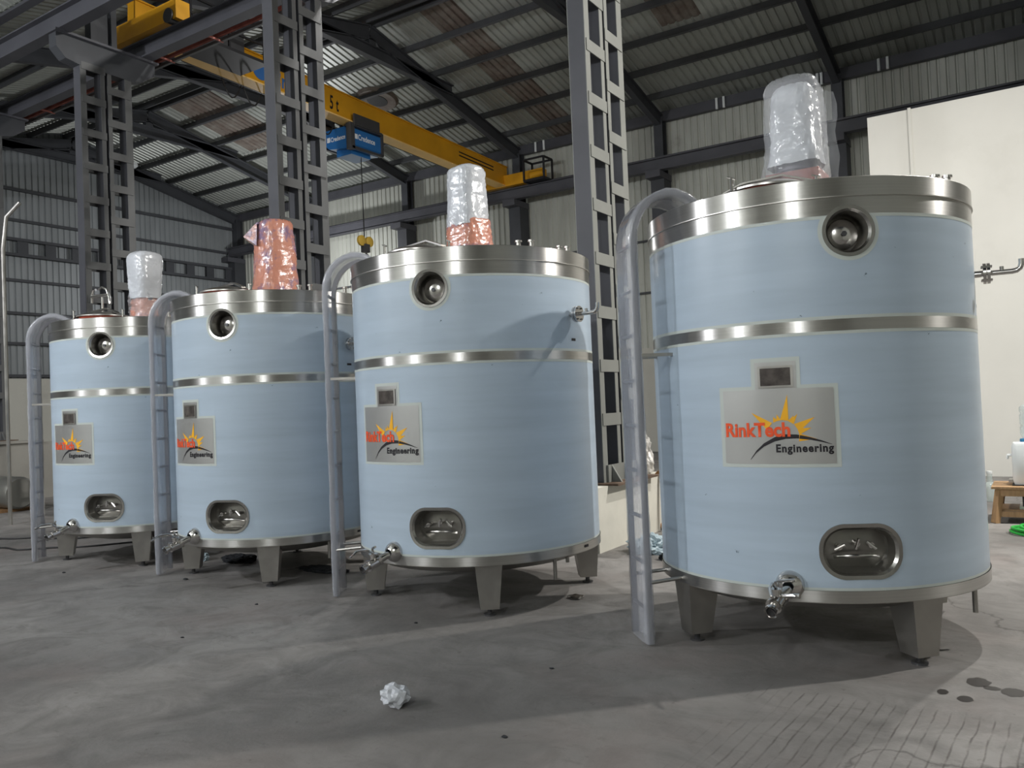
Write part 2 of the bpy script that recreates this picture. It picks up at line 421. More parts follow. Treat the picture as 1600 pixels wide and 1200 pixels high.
# ---- portal frames
UF = [-27.2, -22.9, -18.25, -13.66, -8.88, -4.08, .65, 5.4]
wherefr = ['against the far end wall', 'second from the far end wall', 'third from the far end wall', 'just beyond the yellow crane girder end',
           'behind the third tank', 'ending beside the white partition', 'above the largest tank at the right', 'beyond the right edge of view']
def frame(ux, lab):
    t = thing('portal_frame', 'dark steel roof frame with ridge tie ' + lab, 'roof frame', (ux, RB, 0), 0)
    def B(name, fn, m='paint_dark'):
        mb = MB(); fn(mb); loc_mb(mb, t); return mb.build(name, m, t)
    off = .40
    for sg, ye in ((1, Y1 - .25), (-1, VAL + .1)):
        B('rafter', lambda mb: mb.ibeam((ux, RB, ZR - off), (ux, ye, zroof(ye) - off), .17, .36, .025, .02))
    B('tie_beam', lambda mb: mb.ibeam((ux, 11.9, 10.42), (ux, 18.55, 10.42), .17, .30, .025, .02))
    B('ridge_post', lambda mb: mb.bar((ux, RB, 10.57), (ux, RB, ZR - off - .15), .17, .24, (0, 1, 0)))
    B('wall_column', lambda mb: mb.ibeam((ux, Y1 - .26, 0), (ux, Y1 - .26, ZE - .35), .26, .30, .02, .015, (0, 1, 0)))
    B('runway_bracket', lambda mb: mb.box((ux - .22, Y1 - .95, 7.66), (ux + .22, Y1 - .1, 7.84)), 'paint_grey')
    B('column_haunch', lambda mb: mb.box((ux - .20, Y1 - .62, 5.6), (ux + .20, Y1 - .1, 7.66)), 'paint_dark')
    return t
for i, ux in enumerate(UF[:7]): frame(ux, wherefr[i])
# rafters of the left bay
for i, ux in enumerate(UF[:6]):
    t = thing('portal_frame', 'dark steel rafter pair of the left bay ' + wherefr[i], 'roof frame', (ux, RL, 0))
    for ye in (VAL - .1, Y0 + .2):
        mb = MB().ibeam((ux, RL, ZR - .4), (ux, ye, zroof(ye) - .4), .17, .36, .025, .02)
        loc_mb(mb, t).build('rafter', 'paint_dark', t)
    mb = MB().ibeam((ux, Y0 + .3, 0), (ux, Y0 + .3, zroof(Y0) - .3), .26, .30, .02, .015, (0, 1, 0)); loc_mb(mb, t).build('wall_column', 'paint_dark', t)

# ---- valley beam
vb = MB(); vb.box((X0 + .1, VAL - .09, 9.64), (X1 - .1, VAL + .09, 9.70))
o = vb.build('valley_gutter', 'paint_grey'); tag(o, 'long thin grey steel valley gutter between the two roof bays', 'gutter')

# ---- battened columns of the middle row
def column(ux, base_z, label, pale='batten_grey'):
    t = thing('battened_column', label, 'column', (ux, 8.27, base_z))
    def P(name, mb, m='paint_grey'):
        return loc_mb(mb, t).build(name, m, t)
    top = 8.05
    for (a, b) in ((7.80, 7.91), (8.17, 8.235), (8.295, 8.36), (8.62, 8.74)):
        P('leg', MB().box((ux - .095, a, base_z + .02), (ux + .095, b, top)))
    # edges in the batten colour are flanges: small lips on both faces
    for sx in (-1, 1):
        for (a, b) in ((7.80, 7.905), (8.165, 8.24), (8.29, 8.365), (8.615, 8.745)):
            P('flange', MB().box((min(ux + sx * .095, ux + sx * .103), a, base_z + .02), (max(ux + sx * .095, ux + sx * .103), b, top)), pale)
        z = base_z + .62; k = 0
        while z < 7.7:
            P('batten', MB().box((min(ux + sx * .103, ux + sx * .113), 7.82, z), (max(ux + sx * .103, ux + sx * .113), 8.25, z + .13)), pale)
            if z + .27 + .13 < 7.75:
                P('batten', MB().box((min(ux + sx * .103, ux + sx * .113), 8.28, z + .27), (max(ux + sx * .103, ux + sx * .113), 8.72, z + .40)), pale)
            z += .575
        P('base_plate', MB().box((min(ux + sx * .103, ux + sx * .13), 7.86, base_z + .02), (max(ux + sx * .103, ux + sx * .13), 8.70, base_z + .20)), pale)
        for gy in (7.95, 8.27, 8.58):
            mb = MB(); x0 = ux + sx * .13; x1 = ux + sx * .24
            mb.add([(x0, gy - .015, base_z + .02), (x1, gy - .015, base_z + .02), (x0, gy - .015, base_z + .2), (x0, gy + .015, base_z + .02), (x1, gy + .015, base_z + .02), (x0, gy + .015, base_z + .2)],
                   [(0, 1, 2), (3, 5, 4), (0, 3, 4, 1), (1, 4, 5, 2), (2, 5, 3, 0)])
            P('gusset', mb, pale)
    P('foot_plate', MB().box((ux - .3, 7.72, base_z), (ux + .3, 8.82, base_z + .02)), 'rust_brown')
    # head: gusset box carrying both runways
    mb = MB(); pr = [(7.40, 8.10), (7.40, 7.86), (7.56, 7.70), (7.80, 7.66), (8.74, 7.66), (8.98, 7.72), (9.22, 7.90), (9.22, 8.14)]
    n = len(pr)
    vs = [(ux - .11, y, z) for y, z in pr] + [(ux + .11, y, z) for y, z in pr]
    mb.add(vs, [tuple(range(n)), tuple(range(2 * n - 1, n - 1, -1))] + [(i, (i + 1) % n, n + (i + 1) % n, n + i) for i in range(n)])
    P('head_bracket', mb, 'paint_dark')
    P('head_plate', MB().box((ux - .18, 7.36, 8.10), (ux + .18, 9.26, 8.14)), 'paint_grey')
    for (a, b) in ((8.02, 8.12), (8.40, 8.50)):
        P('roof_post', MB().box((ux - .09, a, 8.14), (ux + .09, b, 9.4)), 'paint_dark')
    P('roof_post_web', MB().box((ux - .01, 8.12, 8.14), (ux + .01, 8.40, 9.4)), 'paint_dark')
    return t
column(-4.06, .66, 'tall grey battened steel column rising on a white plinth between the third tank and the largest tank', 'batten_lit')
column(-8.89, .66, 'tall grey battened steel column behind the tank with the orange-wrapped motor')
column(-13.72, .66, 'tall grey battened steel column with open bracket head behind the leftmost tank')
column(-18.40, 1.21, 'dark steel column at the extreme left edge on the low grey wall')
for ux, lb in ((-4.06, 'white painted plinth wall under the column beside the third tank'), (-8.89, 'white plinth hidden behind the second tank'), (-13.72, 'white plinth hidden behind the leftmost tank')):
    t = MB().box((ux - .35, 7.46, 0), (ux + .19, 9.3 if ux > -5 else 9.0, .66)).build('column_plinth', 'plinth_white'); tag(t, lb, 'plinth')

# ---- crane runway beams
def runway(y, z0, z1, lab, wd=.22, rail=True, name='runway_beam'):
    t = thing(name, lab, 'crane beam', ((X0 + X1) / 2, y, z0))
    mb = MB().ibeam((X0 + .2, y, (z0 + z1) / 2), (X1 - .2, y, (z0 + z1) / 2), wd, z1 - z0, .025, .02); loc_mb(mb, t).build('beam', 'paint_grey', t)
    mb = MB().bar((X0 + .2, y, z1 + .025), (X1 - .2, y, z1 + .025), .05, .05); loc_mb(mb, t).build('rail', 'steel_dark', t)
runway(21.45, 7.86, 8.20, 'long grey crane runway beam along the pale back wall')
runway(9.02, 8.14, 8.46, 'crane runway beam over the middle columns on the side of the yellow crane')
runway(7.52, 8.14, 8.50, 'unused crane runway beam over the middle columns nearest the viewer')

# conductor bar
t = thing('conductor_bar', 'long red crane conductor rails hung beside the middle runway beam', 'conductor rail', (-10, 9.3, 8.3))
for dy, dz, m in ((0, 0, 'rust_red'), (.08, -.06, 'rust_red'), (.15, -.12, 'batten_grey')):
    mb = MB().bar((X0 + .5, 9.32 + dy, 8.34 + dz), (X1 - .5, 9.32 + dy, 8.34 + dz), .05, .055); loc_mb(mb, t).build('rail', m, t)
for k in range(24):
    x = -26 + 1.4 * k
    mb = MB().bar((x, 9.05, 8.20), (x, 9.50, 8.20), .03, .03); loc_mb(mb, t).build('hanger', 'rust_red', t)

# ================================================================== CRANE
def text_mesh(txt, size, xs=1.0, bold=0.0, spacing=1.0, res=3):
    cu = bpy.data.curves.new('txt', 'FONT'); cu.body = txt; cu.size = size; cu.offset = bold; cu.space_character = spacing
    cu.resolution_u = res; cu.fill_mode = 'FRONT'
    ob = bpy.data.objects.new('txt', cu); COL.objects.link(ob)
    dg = bpy.context.evaluated_depsgraph_get(); me = bpy.data.meshes.new_from_object(ob.evaluated_get(dg))
    COL.objects.unlink(ob); bpy.data.objects.remove(ob); bpy.data.curves.remove(cu)
    xsv = [v.co.x for v in me.vertices]; x0 = min(xsv)
    for v in me.vertices: v.co.x = (v.co.x - x0) * xs
    me.materials.clear()
    return me
CU = -13.95
crane = thing('overhead_crane', 'yellow single-girder overhead crane spanning the right bay', 'crane', (CU, 15.2, 8.5))
A = Vector((CU, 9.0, 8.70)); B_ = Vector((CU, 21.5, 8.30))
def girder_pt(t, dx=0, dz=0): return A.lerp(B_, t) + Vector((dx, 0, dz))
mb = MB(); mb.bar(girder_pt(0, 0, .32), girder_pt(1, 0, .32), .24, .60); loc_mb(mb, crane).build('girder', 'crane_yellow', crane)
mb = MB(); mb.bar(girder_pt(0, 0, .01), girder_pt(1, 0, .01), .36, .03); loc_mb(mb, crane).build('bottom_flange', 'crane_bounce_lit', crane)
mb = MB(); mb.bar(girder_pt(0, 0, .635), girder_pt(1, 0, .635), .32, .03); loc_mb(mb, crane).build('top_flange', 'crane_yellow', crane)
for y, z in ((9.02, 8.53), (21.45, 8.27)):
    ec = MB(); ec.box((CU - .95, y - .14, z + .02), (CU + 1.5, y + .14, z + .36))
    ec = loc_mb(ec, crane).build('end_carriage', 'crane_yellow', crane)
    for dx in (-.75, 1.3):
        mb = MB(); mb.tube([(CU + dx, y - .17, z + .10), (CU + dx, y + .17, z + .10)], .13, 16); loc_mb(mb, crane).build('wheel', 'steel_dark', crane, True)
mb = MB(); mb.box((CU - .2, 9.2, 8.5), (CU + .5, 9.6, 9.1)); loc_mb(mb, crane).build('end_gusset', 'crane_yellow', crane)
# buffer frame on the far end carriage
cg = MB(); ca = (CU + 1.05, 21.0, 8.22); cb = (CU + 1.75, 21.5, 8.86)
for (a, b) in (((0, 0, 0), (1, 0, 0)), ((0, 1, 0), (1, 1, 0)), ((0, 0, 0), (0, 1, 0)), ((1, 0, 0), (1, 1, 0)), ((0, 0, 1), (1, 0, 1)), ((0, 1, 1), (1, 1, 1)), ((0, 0, 1), (0, 1, 1)), ((1, 0, 1), (1, 1, 1)),
               ((0, 0, 0), (0, 0, 1)), ((1, 0, 0), (1, 0, 1)), ((0, 1, 0), (0, 1, 1)), ((1, 1, 0), (1, 1, 1))):
    g = lambda q: tuple(ca[i] + (cb[i] - ca[i]) * q[i] for i in range(3))
    cg.bar(g(a), g(b), .05, .05)
cg.box((ca[0], ca[1], ca[2]), (cb[0], cb[1], ca[2] + .05))
loc_mb(cg, crane).build('drive_guard', 'black_paint', crane)
mb = MB(); mb.tube([(CU + 1.2, 21.2, 8.42), (CU + 1.65, 21.2, 8.42)], .12, 14); loc_mb(mb, crane).build('drive_motor', 'crane_yellow', crane, True)
# electrical platform near the middle runway
mb = MB(); mb.box((CU + .2, 9.5, 8.60), (CU + 1.05, 11.3, 8.66)); pl = loc_mb(mb, crane).build('platform', 'black_paint', crane)
mb = MB()
for q in ((CU + .25, 9.55), (CU + 1.0, 9.55), (CU + 1.0, 10.4), (CU + 1.0, 11.25), (CU + .25, 11.25)): mb.bar((q[0], q[1], 8.62), (q[0], q[1], 9.35), .04, .04)
for z in (9.0, 9.35):
    mb.bar((CU + 1.0, 9.55, z), (CU + 1.0, 11.25, z), .04, .04); mb.bar((CU + .2, 9.55, z), (CU + 1.0, 9.55, z), .04, .04)
loc_mb(mb, crane).build('handrail', 'black_paint', crane)
mb = MB(); mb.box((CU + .3, 9.9, 8.66), (CU + .7, 11.0, 9.25)); loc_mb(mb, crane).build('control_box', 'steel_dark', crane)
# festoon cable loops
for k in range(6):
    y0 = 11.2 + k * .55; t0 = (y0 - 9.0) / 12.5
    p = girder_pt(t0, -.28, .02); q = girder_pt(t0 + .5 / 12.5, -.28, .02)
    pts = [Vector(p).lerp(Vector(q), s / 8) + Vector((0, 0, -.34 * math.sin(PI * s / 8))) for s in range(9)]
    mb = MB(); mb.tube(pts, .016, 6); loc_mb(mb, crane).build('cable_loop', 'cable_black', crane, True)
mb = MB(); mb.bar(girder_pt(.1, -.28, .05), girder_pt(.95, -.28, .05), .03, .04); loc_mb(mb, crane).build('cable_track', 'steel_dark', crane)
# lettering on the girder face
def girder_text(txt, t0, size, m, xs, bold, dz=.14, sp=1.0):
    me = text_mesh(txt, size, xs, bold, sp); me.materials.append(MATS[m])
    o = bpy.data.objects.new('lettering', me); COL.objects.link(o); o.parent = crane
    d = (B_ - A).normalized(); up = Vector((1, 0, 0)).cross(d).normalized(); nrm = Vector((1, 0, 0))
    p = girder_pt(t0, .124, dz) - crane.location
    o.matrix_local = Matrix(((d.x, up.x, nrm.x, p.x), (d.y, up.y, nrm.y, p.y), (d.z, up.z, nrm.z, p.z), (0, 0, 0, 1)))
    return o
girder_text('Credence', .256, .46, 'print_blue', .80, .012, .14, 1.05)
girder_text('5 t', .394, .46, 'print_black', .52, .010, .14, 1.1)
mb = MB(); mb.lathe([(.0, 0), (.22, 0)], 24, Matrix.Translation(girder_pt(.232, .126, .33)) @ Matrix.Rotation(PI / 2, 4, 'Y')); loc_mb(mb, crane).build('emblem', 'print_blue', crane)
for dz in (.36, .46):
    mb = MB(); mb.bar(girder_pt(.80, .126, dz), girder_pt(.94, .126, dz), .006, .035); loc_mb(mb, crane).build('stencil_line', 'print_black', crane)

# hoist
hoist = thing('chain_hoist', 'blue electric hoist with dark straps hanging under the yellow crane girder', 'hoist', (CU, 14.9, 8.3))
def HB(name, mb, m, sm=False): return loc_mb(mb, hoist).build(name, m, hoist, sm)
hx0, hx1, hy0, hy1 = -14.62, -13.78, 14.55, 15.62
mb = MB(); pr = [(hx0, 8.06), (hx0 + .10, 7.98), (hx1 - .10, 7.90), (hx1, 8.00), (hx1, 8.38), (hx1 - .1, 8.45), (hx0, 8.45)]
n = len(pr); mb.add([(x, hy0, z) for x, z in pr] + [(x, hy1, z) for x, z in pr], [tuple(range(n))[::-1], tuple(range(n, 2 * n))] + [(i, (i + 1) % n, n + (i + 1) % n, n + i) for i in range(n)])
HB('body', mb, 'hoist_blue')
mb = MB(); mb.box((hx1 - .12, hy0 - .04, 7.86), (hx1 + .04, hy0 + .09, 8.50)); HB('strap', mb, 'steel_dark')
mb = MB(); mb.box((hx1 - .10, hy1 - .02, 7.90), (hx1 + .04, hy1 + .05, 8.48)); HB('strap', mb, 'steel_dark')
mb = MB(); mb.box((hx1 - .2, hy0, 8.42), (hx1 + .05, hy1, 8.49)); HB('side_rail', mb, 'steel_dark'); mb = MB(); mb.box((hx1 - .02, hy0, 7.88), (hx1 + .04, hy1, 7.94)); HB('side_rail', mb, 'steel_dark')
mb = MB(); mb.box((hx0 + .2, hy0 + .15, 7.80), (hx1 - .15, hy1 - .25, 8.0)); HB('lower_cover', mb, 'hoist_blue')
for q in ((hx0 - .10, 14.5, 8.0, hx0 - .02, 15.4, 8.60), (CU - .25, 14.6, 8.45, CU - .205, 15.5, 8.72), (CU + .205, 14.6, 8.45, CU + .25, 15.5, 8.72)):
    mb = MB(); mb.box(q[:3], q[3:]); HB('trolley_plate', mb, 'steel_dark')
for y in (14.75, 15.35):
    for s in (-1, 1):
        mb = MB(); mb.tube([(CU + s * .186, y, 8.62), (CU + s * .205, y, 8.62)], .06, 12); HB('trolley_wheel', mb, 'steel_dark', True)
for (txt, mat4, sz) in (('Credence', Matrix(((0, 0, 1, hx1 + .004), (1, 0, 0, hy0 + .24), (0, 1, 0, 8.14), (0, 0, 0, 1))), .19),
                        ('Credence', Matrix(((1, 0, 0, hx0 + .16), (0, 0, -1, hy0 - .004), (0, 1, 0, 8.15), (0, 0, 0, 1))), .155)):
    me = text_mesh(txt, sz, .8, .004); me.materials.append(MATS['print_white']); o = bpy.data.objects.new('lettering', me); COL.objects.link(o); o.parent = hoist
    M = mat4.copy(); M.translation -= hoist.location; o.matrix_local = M
    mb = MB(); mb.box((-.12, 0, 0), (-.02, .12, .003)); e = mb.build('emblem', 'print_white', hoist); e.matrix_local = M
for dx in (0, .13):
    mb = MB(); mb.tube([(-13.85 - dx, 14.95 + dx, 7.75), (-13.90 - dx * .4, 15.02 + dx * .3, 5.75)], .009, 6); HB('rope', mb, 'cable_black')
hb = MB()
for s in (-.085, .085): hb.lathe([(.0, -.05), (.08, -.05), (.13, -.03), (.13, .03), (.08, .05), (0, .05)], 18, Matrix.Translation((-13.9, 15.04 + s * 1.6, 5.70)) @ Matrix.Rotation(PI / 2, 4, 'Y'))
HB('hook_block', hb, 'yellow_block', True)
mb = MB(); mb.box((-13.97, 14.95, 5.42), (-13.83, 15.13, 5.62)); HB('swivel', mb, 'steel_dark')
mb = MB(); mb.tube([(-13.9, 15.04 + .11 * math.sin(a) , 5.27 + .11 * math.cos(a)) for a in [R(d) for d in range(0, 280, 20)]], .028, 8); HB('hook', mb, 'steel_dark', True)

# small lamp fixtures that carry the lights (outside the frame) and a fixture hanging from the roof
for k, (lo, sz) in enumerate(lamp_objs):
    mb = MB() if lo.data.type == 'AREA' else None
    if mb is None:
        continue
    mb.lathe([(0, .16), (.08, .16), (.12, .08), (sz * .5 + .02, .05), (sz * .5 + .03, .012), (sz * .5 + .01, .012), (sz * .5, .04), (0, .045)], 24)
    h = mb.build('flood_light', 'steel_dark', None, True); h.matrix_world = lo.matrix_world
    h.location = lo.location; h.rotation_euler = lo.rotation_euler
    tag(h, {3: 'round high-bay lamp of the right bay out of view at the right', 4: 'round high-bay lamp above the white partition out of view', 5: 'unseen round lamp added over the bay behind the leftmost tanks to brighten the floor'}[k], 'lamp')
    mb = MB(); mb.tube([lo.location, (lo.location.x, lo.location.y, zroof(lo.location.y) - .30)], .015, 6); r_ = mb.build('rod', 'steel_dark', None, True)
    r_.parent = h; bpy.context.view_layer.update(); r_.matrix_parent_inverse = h.matrix_world.inverted()
mb = MB(); mb.lathe([(0, .22), (.03, .22), (.05, .1), (.16, .06), (.18, -.05), (.10, -.12), (0, -.13)], 18)
o = mb.build('dome_camera', 'white_plastic', None, True); o.location = (-26.7, 17.1, 10.55); tag(o, 'small round white fixture hanging under the roof by the far gable', 'ceiling fixture')
mb = MB(); mb.tube([(-13.55, 6.45, 0), (-13.55, 6.45, 4.3), (-13.53, 6.5, 4.8), (-13.35, 6.62, 5.02)], .03, 8)
o = mb.build('bent_pipe', 'steel_plain', None, True); tag(o, 'thin pale pipe with bent top at the left edge of view', 'pipe')

# ================================================================== TANKS
Z_L2, Z_L1, Z_M2, Z_M1, Z_B, Z_S, Z_T = .380, .443, 1.857, 1.921, 2.490, 2.590, 2.693
def cyl_pt(az, r, z): return Vector((r * math.cos(az), r * math.sin(az), z))
PORT_AZ, PORT_Z, PORT_R = R(-62.2), 2.400, .142
MAN_AZ, MAN_Z, MAN_W, MAN_H = R(-63.2), .655, .222, .152
def racetrack(w_, h_, n=40, p=2.9):
    pts = []
    for k in range(n):
        a = 2 * PI * k / n; c, s_ = math.cos(a), math.sin(a)
        pts.append((w_ * math.copysign(abs(c) ** (2 / p), c), h_ * math.copysign(abs(s_) ** (2 / p), s_)))
    return pts
def stadium(w_, h_, n=56):
    r = h_ * .93; sx = w_ - r; sz = h_ - r; pts = []
    for k in range(n):
        a = 2 * PI * (k + .5) / n; c, s_ = math.cos(a), math.sin(a)
        pts.append((math.copysign(sx, c) + r * c, math.copysign(sz, s_) + r * s_))
    return pts
port_loop = [(PORT_AZ + (PORT_R - .012) * math.cos(2 * PI * k / 48), PORT_Z + (PORT_R - .012) * math.sin(2 * PI * k / 48)) for k in range(48)]
man_loop = [(MAN_AZ + x, MAN_Z + z) for x, z in stadium(MAN_W - .015, MAN_H - .015)]
def inside(p, loop):
    x, y = p; c = False; n = len(loop)
    for i in range(n):
        x1, y1 = loop[i]; x2, y2 = loop[(i + 1) % n]
        if (y1 > y) != (y2 > y) and x < (x2 - x1) * (y - y1) / (y2 - y1) + x1: c = not c
    return c
def shell_mesh(name, z0, z1, r, loops=(), nz=1, lip=.004):
    """cylindrical shell between two heights with holes cut in it"""
    A0 = -PI + .3 - PI / 2; n = 128; da = 2 * PI / n; nz = max(1, int(math.ceil((z1 - z0) / .06)))
    pts = []
    for j in range(nz + 1):
        for i in range(n): pts.append((A0 + i * da, z0 + (z1 - z0) * j / nz))
        pts.append((A0 + 2 * PI, z0 + (z1 - z0) * j / nz))
    edges = []
    m = n + 1
    for i in range(n): edges.append((i, i + 1)); edges.append((nz * m + i, nz * m + i + 1))
    edges.append((0, nz * m)); edges.append((n, nz * m + n))
    lz = [l for l in loops]
    for l in lz:
        o = len(pts); pts += list(l); edges += [(o + i, o + (i + 1) % len(l)) for i in range(len(l))]
    vv, ee, ff, *_ = delaunay_2d_cdt([Vector(p) for p in pts], edges, [], 0, 1e-5)
    faces = []
    for f in ff:
        c = sum((Vector(vv[i]) for i in f), Vector((0, 0))) / len(f)
        if c.y < z0 - 1e-6 or c.y > z1 + 1e-6: continue
        if any(inside((c.x, c.y), l) for l in lz): continue
        faces.append(tuple(f))
    used = sorted({i for f in faces for i in f}); idx = {u: k for k, u in enumerate(used)}
    co = [cyl_pt(vv[u].x, r, vv[u].y) for u in used]
    me = bpy.data.meshes.new(name); me.from_pydata([tuple(c) for c in co], [], [tuple(idx[i] for i in f) for f in faces])
    bm = bmesh.new(); bm.from_mesh(me); bmesh.ops.remove_doubles(bm, verts=bm.verts, dist=2e-5)
    for f in bm.faces:
        f.smooth = True; c = f.calc_center_median()
        f.normal_update()
        if f.normal.x * c.x + f.normal.y * c.y < 0: f.normal_flip()
    bm.to_mesh(me); bm.free()
    me.normals_split_custom_set_from_vertices([Vector((v.co.x, v.co.y, 0)).normalized() for v in me.vertices])
    return me
def ring(mb, r0, r1, z0, z1, n=128):
    mb.lathe([(r0, z0), (r1, z0), (r1, z1), (r0, z1), (r0, z0)], n); return mb
def onc(az, s, z, d=0.0):      # point on cylinder at arc offset s from az, raised d
    return cyl_pt(az + s, 1.0 + d, z)
def axis_frame(az, z, r=1.0):   # local z axis pointing outward
    n = Vector((math.cos(az), math.sin(az), 0)); t = Vector((-math.sin(az), math.cos(az), 0)); p = n * r + Vector((0, 0, z))
    return Matrix(((t.x, 0, n.x, p.x), (t.y, 0, n.y, p.y), (t.z, 1, n.z, p.z), (0, 0, 0, 1)))
def recess(parent, az, zc, outer, inner, depth, name, n):
    """flared frame on the shell, side wall and back plate; outer/inner are loops of (s, z)"""
    nn = Vector((math.cos(az), math.sin(az), 0))
    k = len(outer)
    def back(p, extra=0): 
        q = onc(az, p[0], zc + p[1]); t = Vector((-math.sin(az), math.cos(az), 0)); s = q.dot(t)
        return nn * (1 - depth + extra) + t * s + Vector((0, 0, q.z))
    mb = MB()
    rows = [[onc(az, x, zc + z, -.004) for x, z in outer], [onc(az, x * .99, zc + z * .99, .007) for x, z in outer],
            [onc(az, x * .35 + u * .65, zc + z * .35 + v * .65, .004) for (x, z), (u, v) in zip(outer, inner)],
            [onc(az, x, zc + z, -.012) for x, z in inner]]
    vs = [v for r_ in rows for v in r_]
    mb.add(vs, [(i * k + j, i * k + (j + 1) % k, (i + 1) * k + (j + 1) % k, (i + 1) * k + j) for i in range(3) for j in range(k)])
    fr = mb.build(name + '_frame', 'steel_frame', parent, True)
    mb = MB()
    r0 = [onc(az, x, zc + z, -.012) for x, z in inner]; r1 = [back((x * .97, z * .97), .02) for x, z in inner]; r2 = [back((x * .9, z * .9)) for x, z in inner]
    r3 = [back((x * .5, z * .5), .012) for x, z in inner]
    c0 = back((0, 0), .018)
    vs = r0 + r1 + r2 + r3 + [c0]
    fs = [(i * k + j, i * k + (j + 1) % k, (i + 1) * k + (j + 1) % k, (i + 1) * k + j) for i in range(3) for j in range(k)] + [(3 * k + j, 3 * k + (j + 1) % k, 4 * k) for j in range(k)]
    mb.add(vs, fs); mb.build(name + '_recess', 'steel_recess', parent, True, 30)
    return back

def rect_patch(mb, az, s0, s1, z0, z1, d, n=10, th=.0):
    vs = []
    for j in range(2):
        for i in range(n + 1): vs.append(onc(az, s0 + (s1 - s0) * i / n, (z0, z1)[j], d))
    mb.add(vs, [(i, i + 1, n + 2 + i, n + 1 + i) for i in range(n)])
def bend_me(me, az, s0, z0, d):
    for v in me.vertices:
        x, y = v.co.x, v.co.y; v.co = onc(az, s0 + x, z0 + y, d)
    return me
LOGO = R(-87.0)

def make_tank():
    t = thing('storage_tank', 'tank', 'tank')
    B = lambda name, me, m: link(me, name, m, t)
    # dished underside and skirt
    mb = MB(); mb.lathe([(.985, .40), (.97, .37), (.85, .315), (.6, .26), (.3, .235), (0, .23)], 96); mb.build('dished_bottom', 'steel_leg', t, True)
    B('bottom_band', shell_mesh('bottom_band', Z_L2, Z_L1, 1.006), 'steel_brushed')
    mb = MB(); ring(mb, .93, 1.006, Z_L2 - .004, Z_L2); mb.build('bottom_lip', 'steel_leg', t)
    lower = B('blue_film', shell_mesh('blue_film', Z_L1, Z_M2, 1.0, [man_loop]), 'film_blue')
    B('middle_band', shell_mesh('middle_band', Z_M2, Z_M1, 1.002), 'steel_brushed')
    B('blue_film', shell_mesh('blue_film', Z_M1, Z_B, 1.0, [port_loop]), 'film_blue')
    B('top_band', shell_mesh('top_band', Z_B, Z_S, 1.001, [port_loop]), 'steel_brushed')
    B('top_rim', shell_mesh('top_rim', Z_S, Z_T, 1.006), 'steel_brushed')
    mb = MB(); ring(mb, .90, 1.010, Z_S - .003, Z_S + .003); mb.build('rim_seam', 'steel_plain', t, True)
    mb = MB(); mb.lathe([(1.006, Z_T), (1.0, Z_T + .004), (.95, Z_T + .006), (.6, Z_T + .05), (.22, Z_T + .085), (0, Z_T + .085)], 96); mb.build('top_lid', 'steel_plain', t, True)
    # pale trimmed edges of the protective film
    for z0, z1 in ((Z_L1, Z_L1 + .016), (Z_M2 - .018, Z_M2), (Z_M1, Z_M1 + .018)):
        B('film_edge', shell_mesh('film_edge', z0, z1, 1.0012, [man_loop]), 'film_edge')
    B('film_edge', shell_mesh('film_edge', Z_B - .018, Z_B, 1.0012, [port_loop]), 'film_edge')
    mb = MB(); k = 48
    o_ = [onc(PORT_AZ, (PORT_R + .022) * math.cos(2 * PI * i / k), min(PORT_Z + (PORT_R + .022) * math.sin(2 * PI * i / k), Z_B), .0013) for i in range(k)]
    i_ = [onc(PORT_AZ, (PORT_R - .005) * math.cos(2 * PI * i / k), min(PORT_Z + (PORT_R - .005) * math.sin(2 * PI * i / k), Z_B), .0013) for i in range(k)]
    mb.add(o_ + i_, [(i, (i + 1) % k, k + (i + 1) % k, k + i) for i in range(k)]); mb.build('film_edge', 'film_edge', t)
    # port
    oc = [(PORT_R * math.cos(2 * PI * i / k), PORT_R * math.sin(2 * PI * i / k)) for i in range(k)]
    ic = [(x * .78, z * .78) for x, z in oc]
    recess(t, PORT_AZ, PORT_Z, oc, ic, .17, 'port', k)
    M = axis_frame(PORT_AZ, PORT_Z, .83)
    mb = MB(); mb.lathe([(.086, .0), (.086, .055), (.080, .062), (.035, .075), (.0, .078)], 36, M); cp = mb.build('port_cap', 'steel_polished', t, True, 50)
    mb = MB(); mb.lathe([(.0, .07), (.016, .07), (.016, .092), (0, .092)], 6, M); mb.build('cap_nut', 'steel_dark', cp)
    # manway
    ol = stadium(MAN_W, MAN_H); il = stadium(MAN_W - .034, MAN_H - .034)
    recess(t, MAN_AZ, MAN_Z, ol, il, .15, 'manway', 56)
    M = axis_frame(MAN_AZ, MAN_Z, .87)
    for (x, y, rot) in ((-.095, .012, .5), (.075, .02, -.7), (.0, .03, 1.3)):
        mb = MB(); mb.tube([M @ Vector((x, y, 0)), M @ Vector((x, y, .055))], .016, 10)
        mb.tube([M @ Vector((x - .03 * math.cos(rot), y - .03 * math.sin(rot), .05)), M @ Vector((x + .03 * math.cos(rot), y + .03 * math.sin(rot), .06))], .009, 8)
        mb.build('manway_clamp', 'steel_polished', t, True)
    mb = MB(); mb.tube([M @ Vector((-.12, -.045, .02)), M @ Vector((-.06, -.035, .06)), M @ Vector((.06, -.035, .06)), M @ Vector((.12, -.045, .02))], .010, 8); mb.build('manway_handle', 'steel_polished', t, True)
    # logo plate
    mb = MB(); rect_patch(mb, LOGO, -.330, .335, 1.115, 1.572, .0015, 14); rect_patch(mb, LOGO, -.128, .142, 1.572, 1.728, .0015, 6); mb.build('film_edge', 'film_edge', t, True)
    mb = MB(); rect_patch(mb, LOGO, -.306, .311, 1.135, 1.552, .0026, 14); rect_patch(mb, LOGO, -.106, .120, 1.552, 1.705, .0026, 6)
    plate = mb.build('logo_plate', 'steel_plate', t, True)
    mb = MB(); rect_patch(mb, LOGO, -.075, .092, 1.570, 1.672, .006, 6); fr = mb.build('data_plate', 'glass_window', t, True)
    mb = MB()
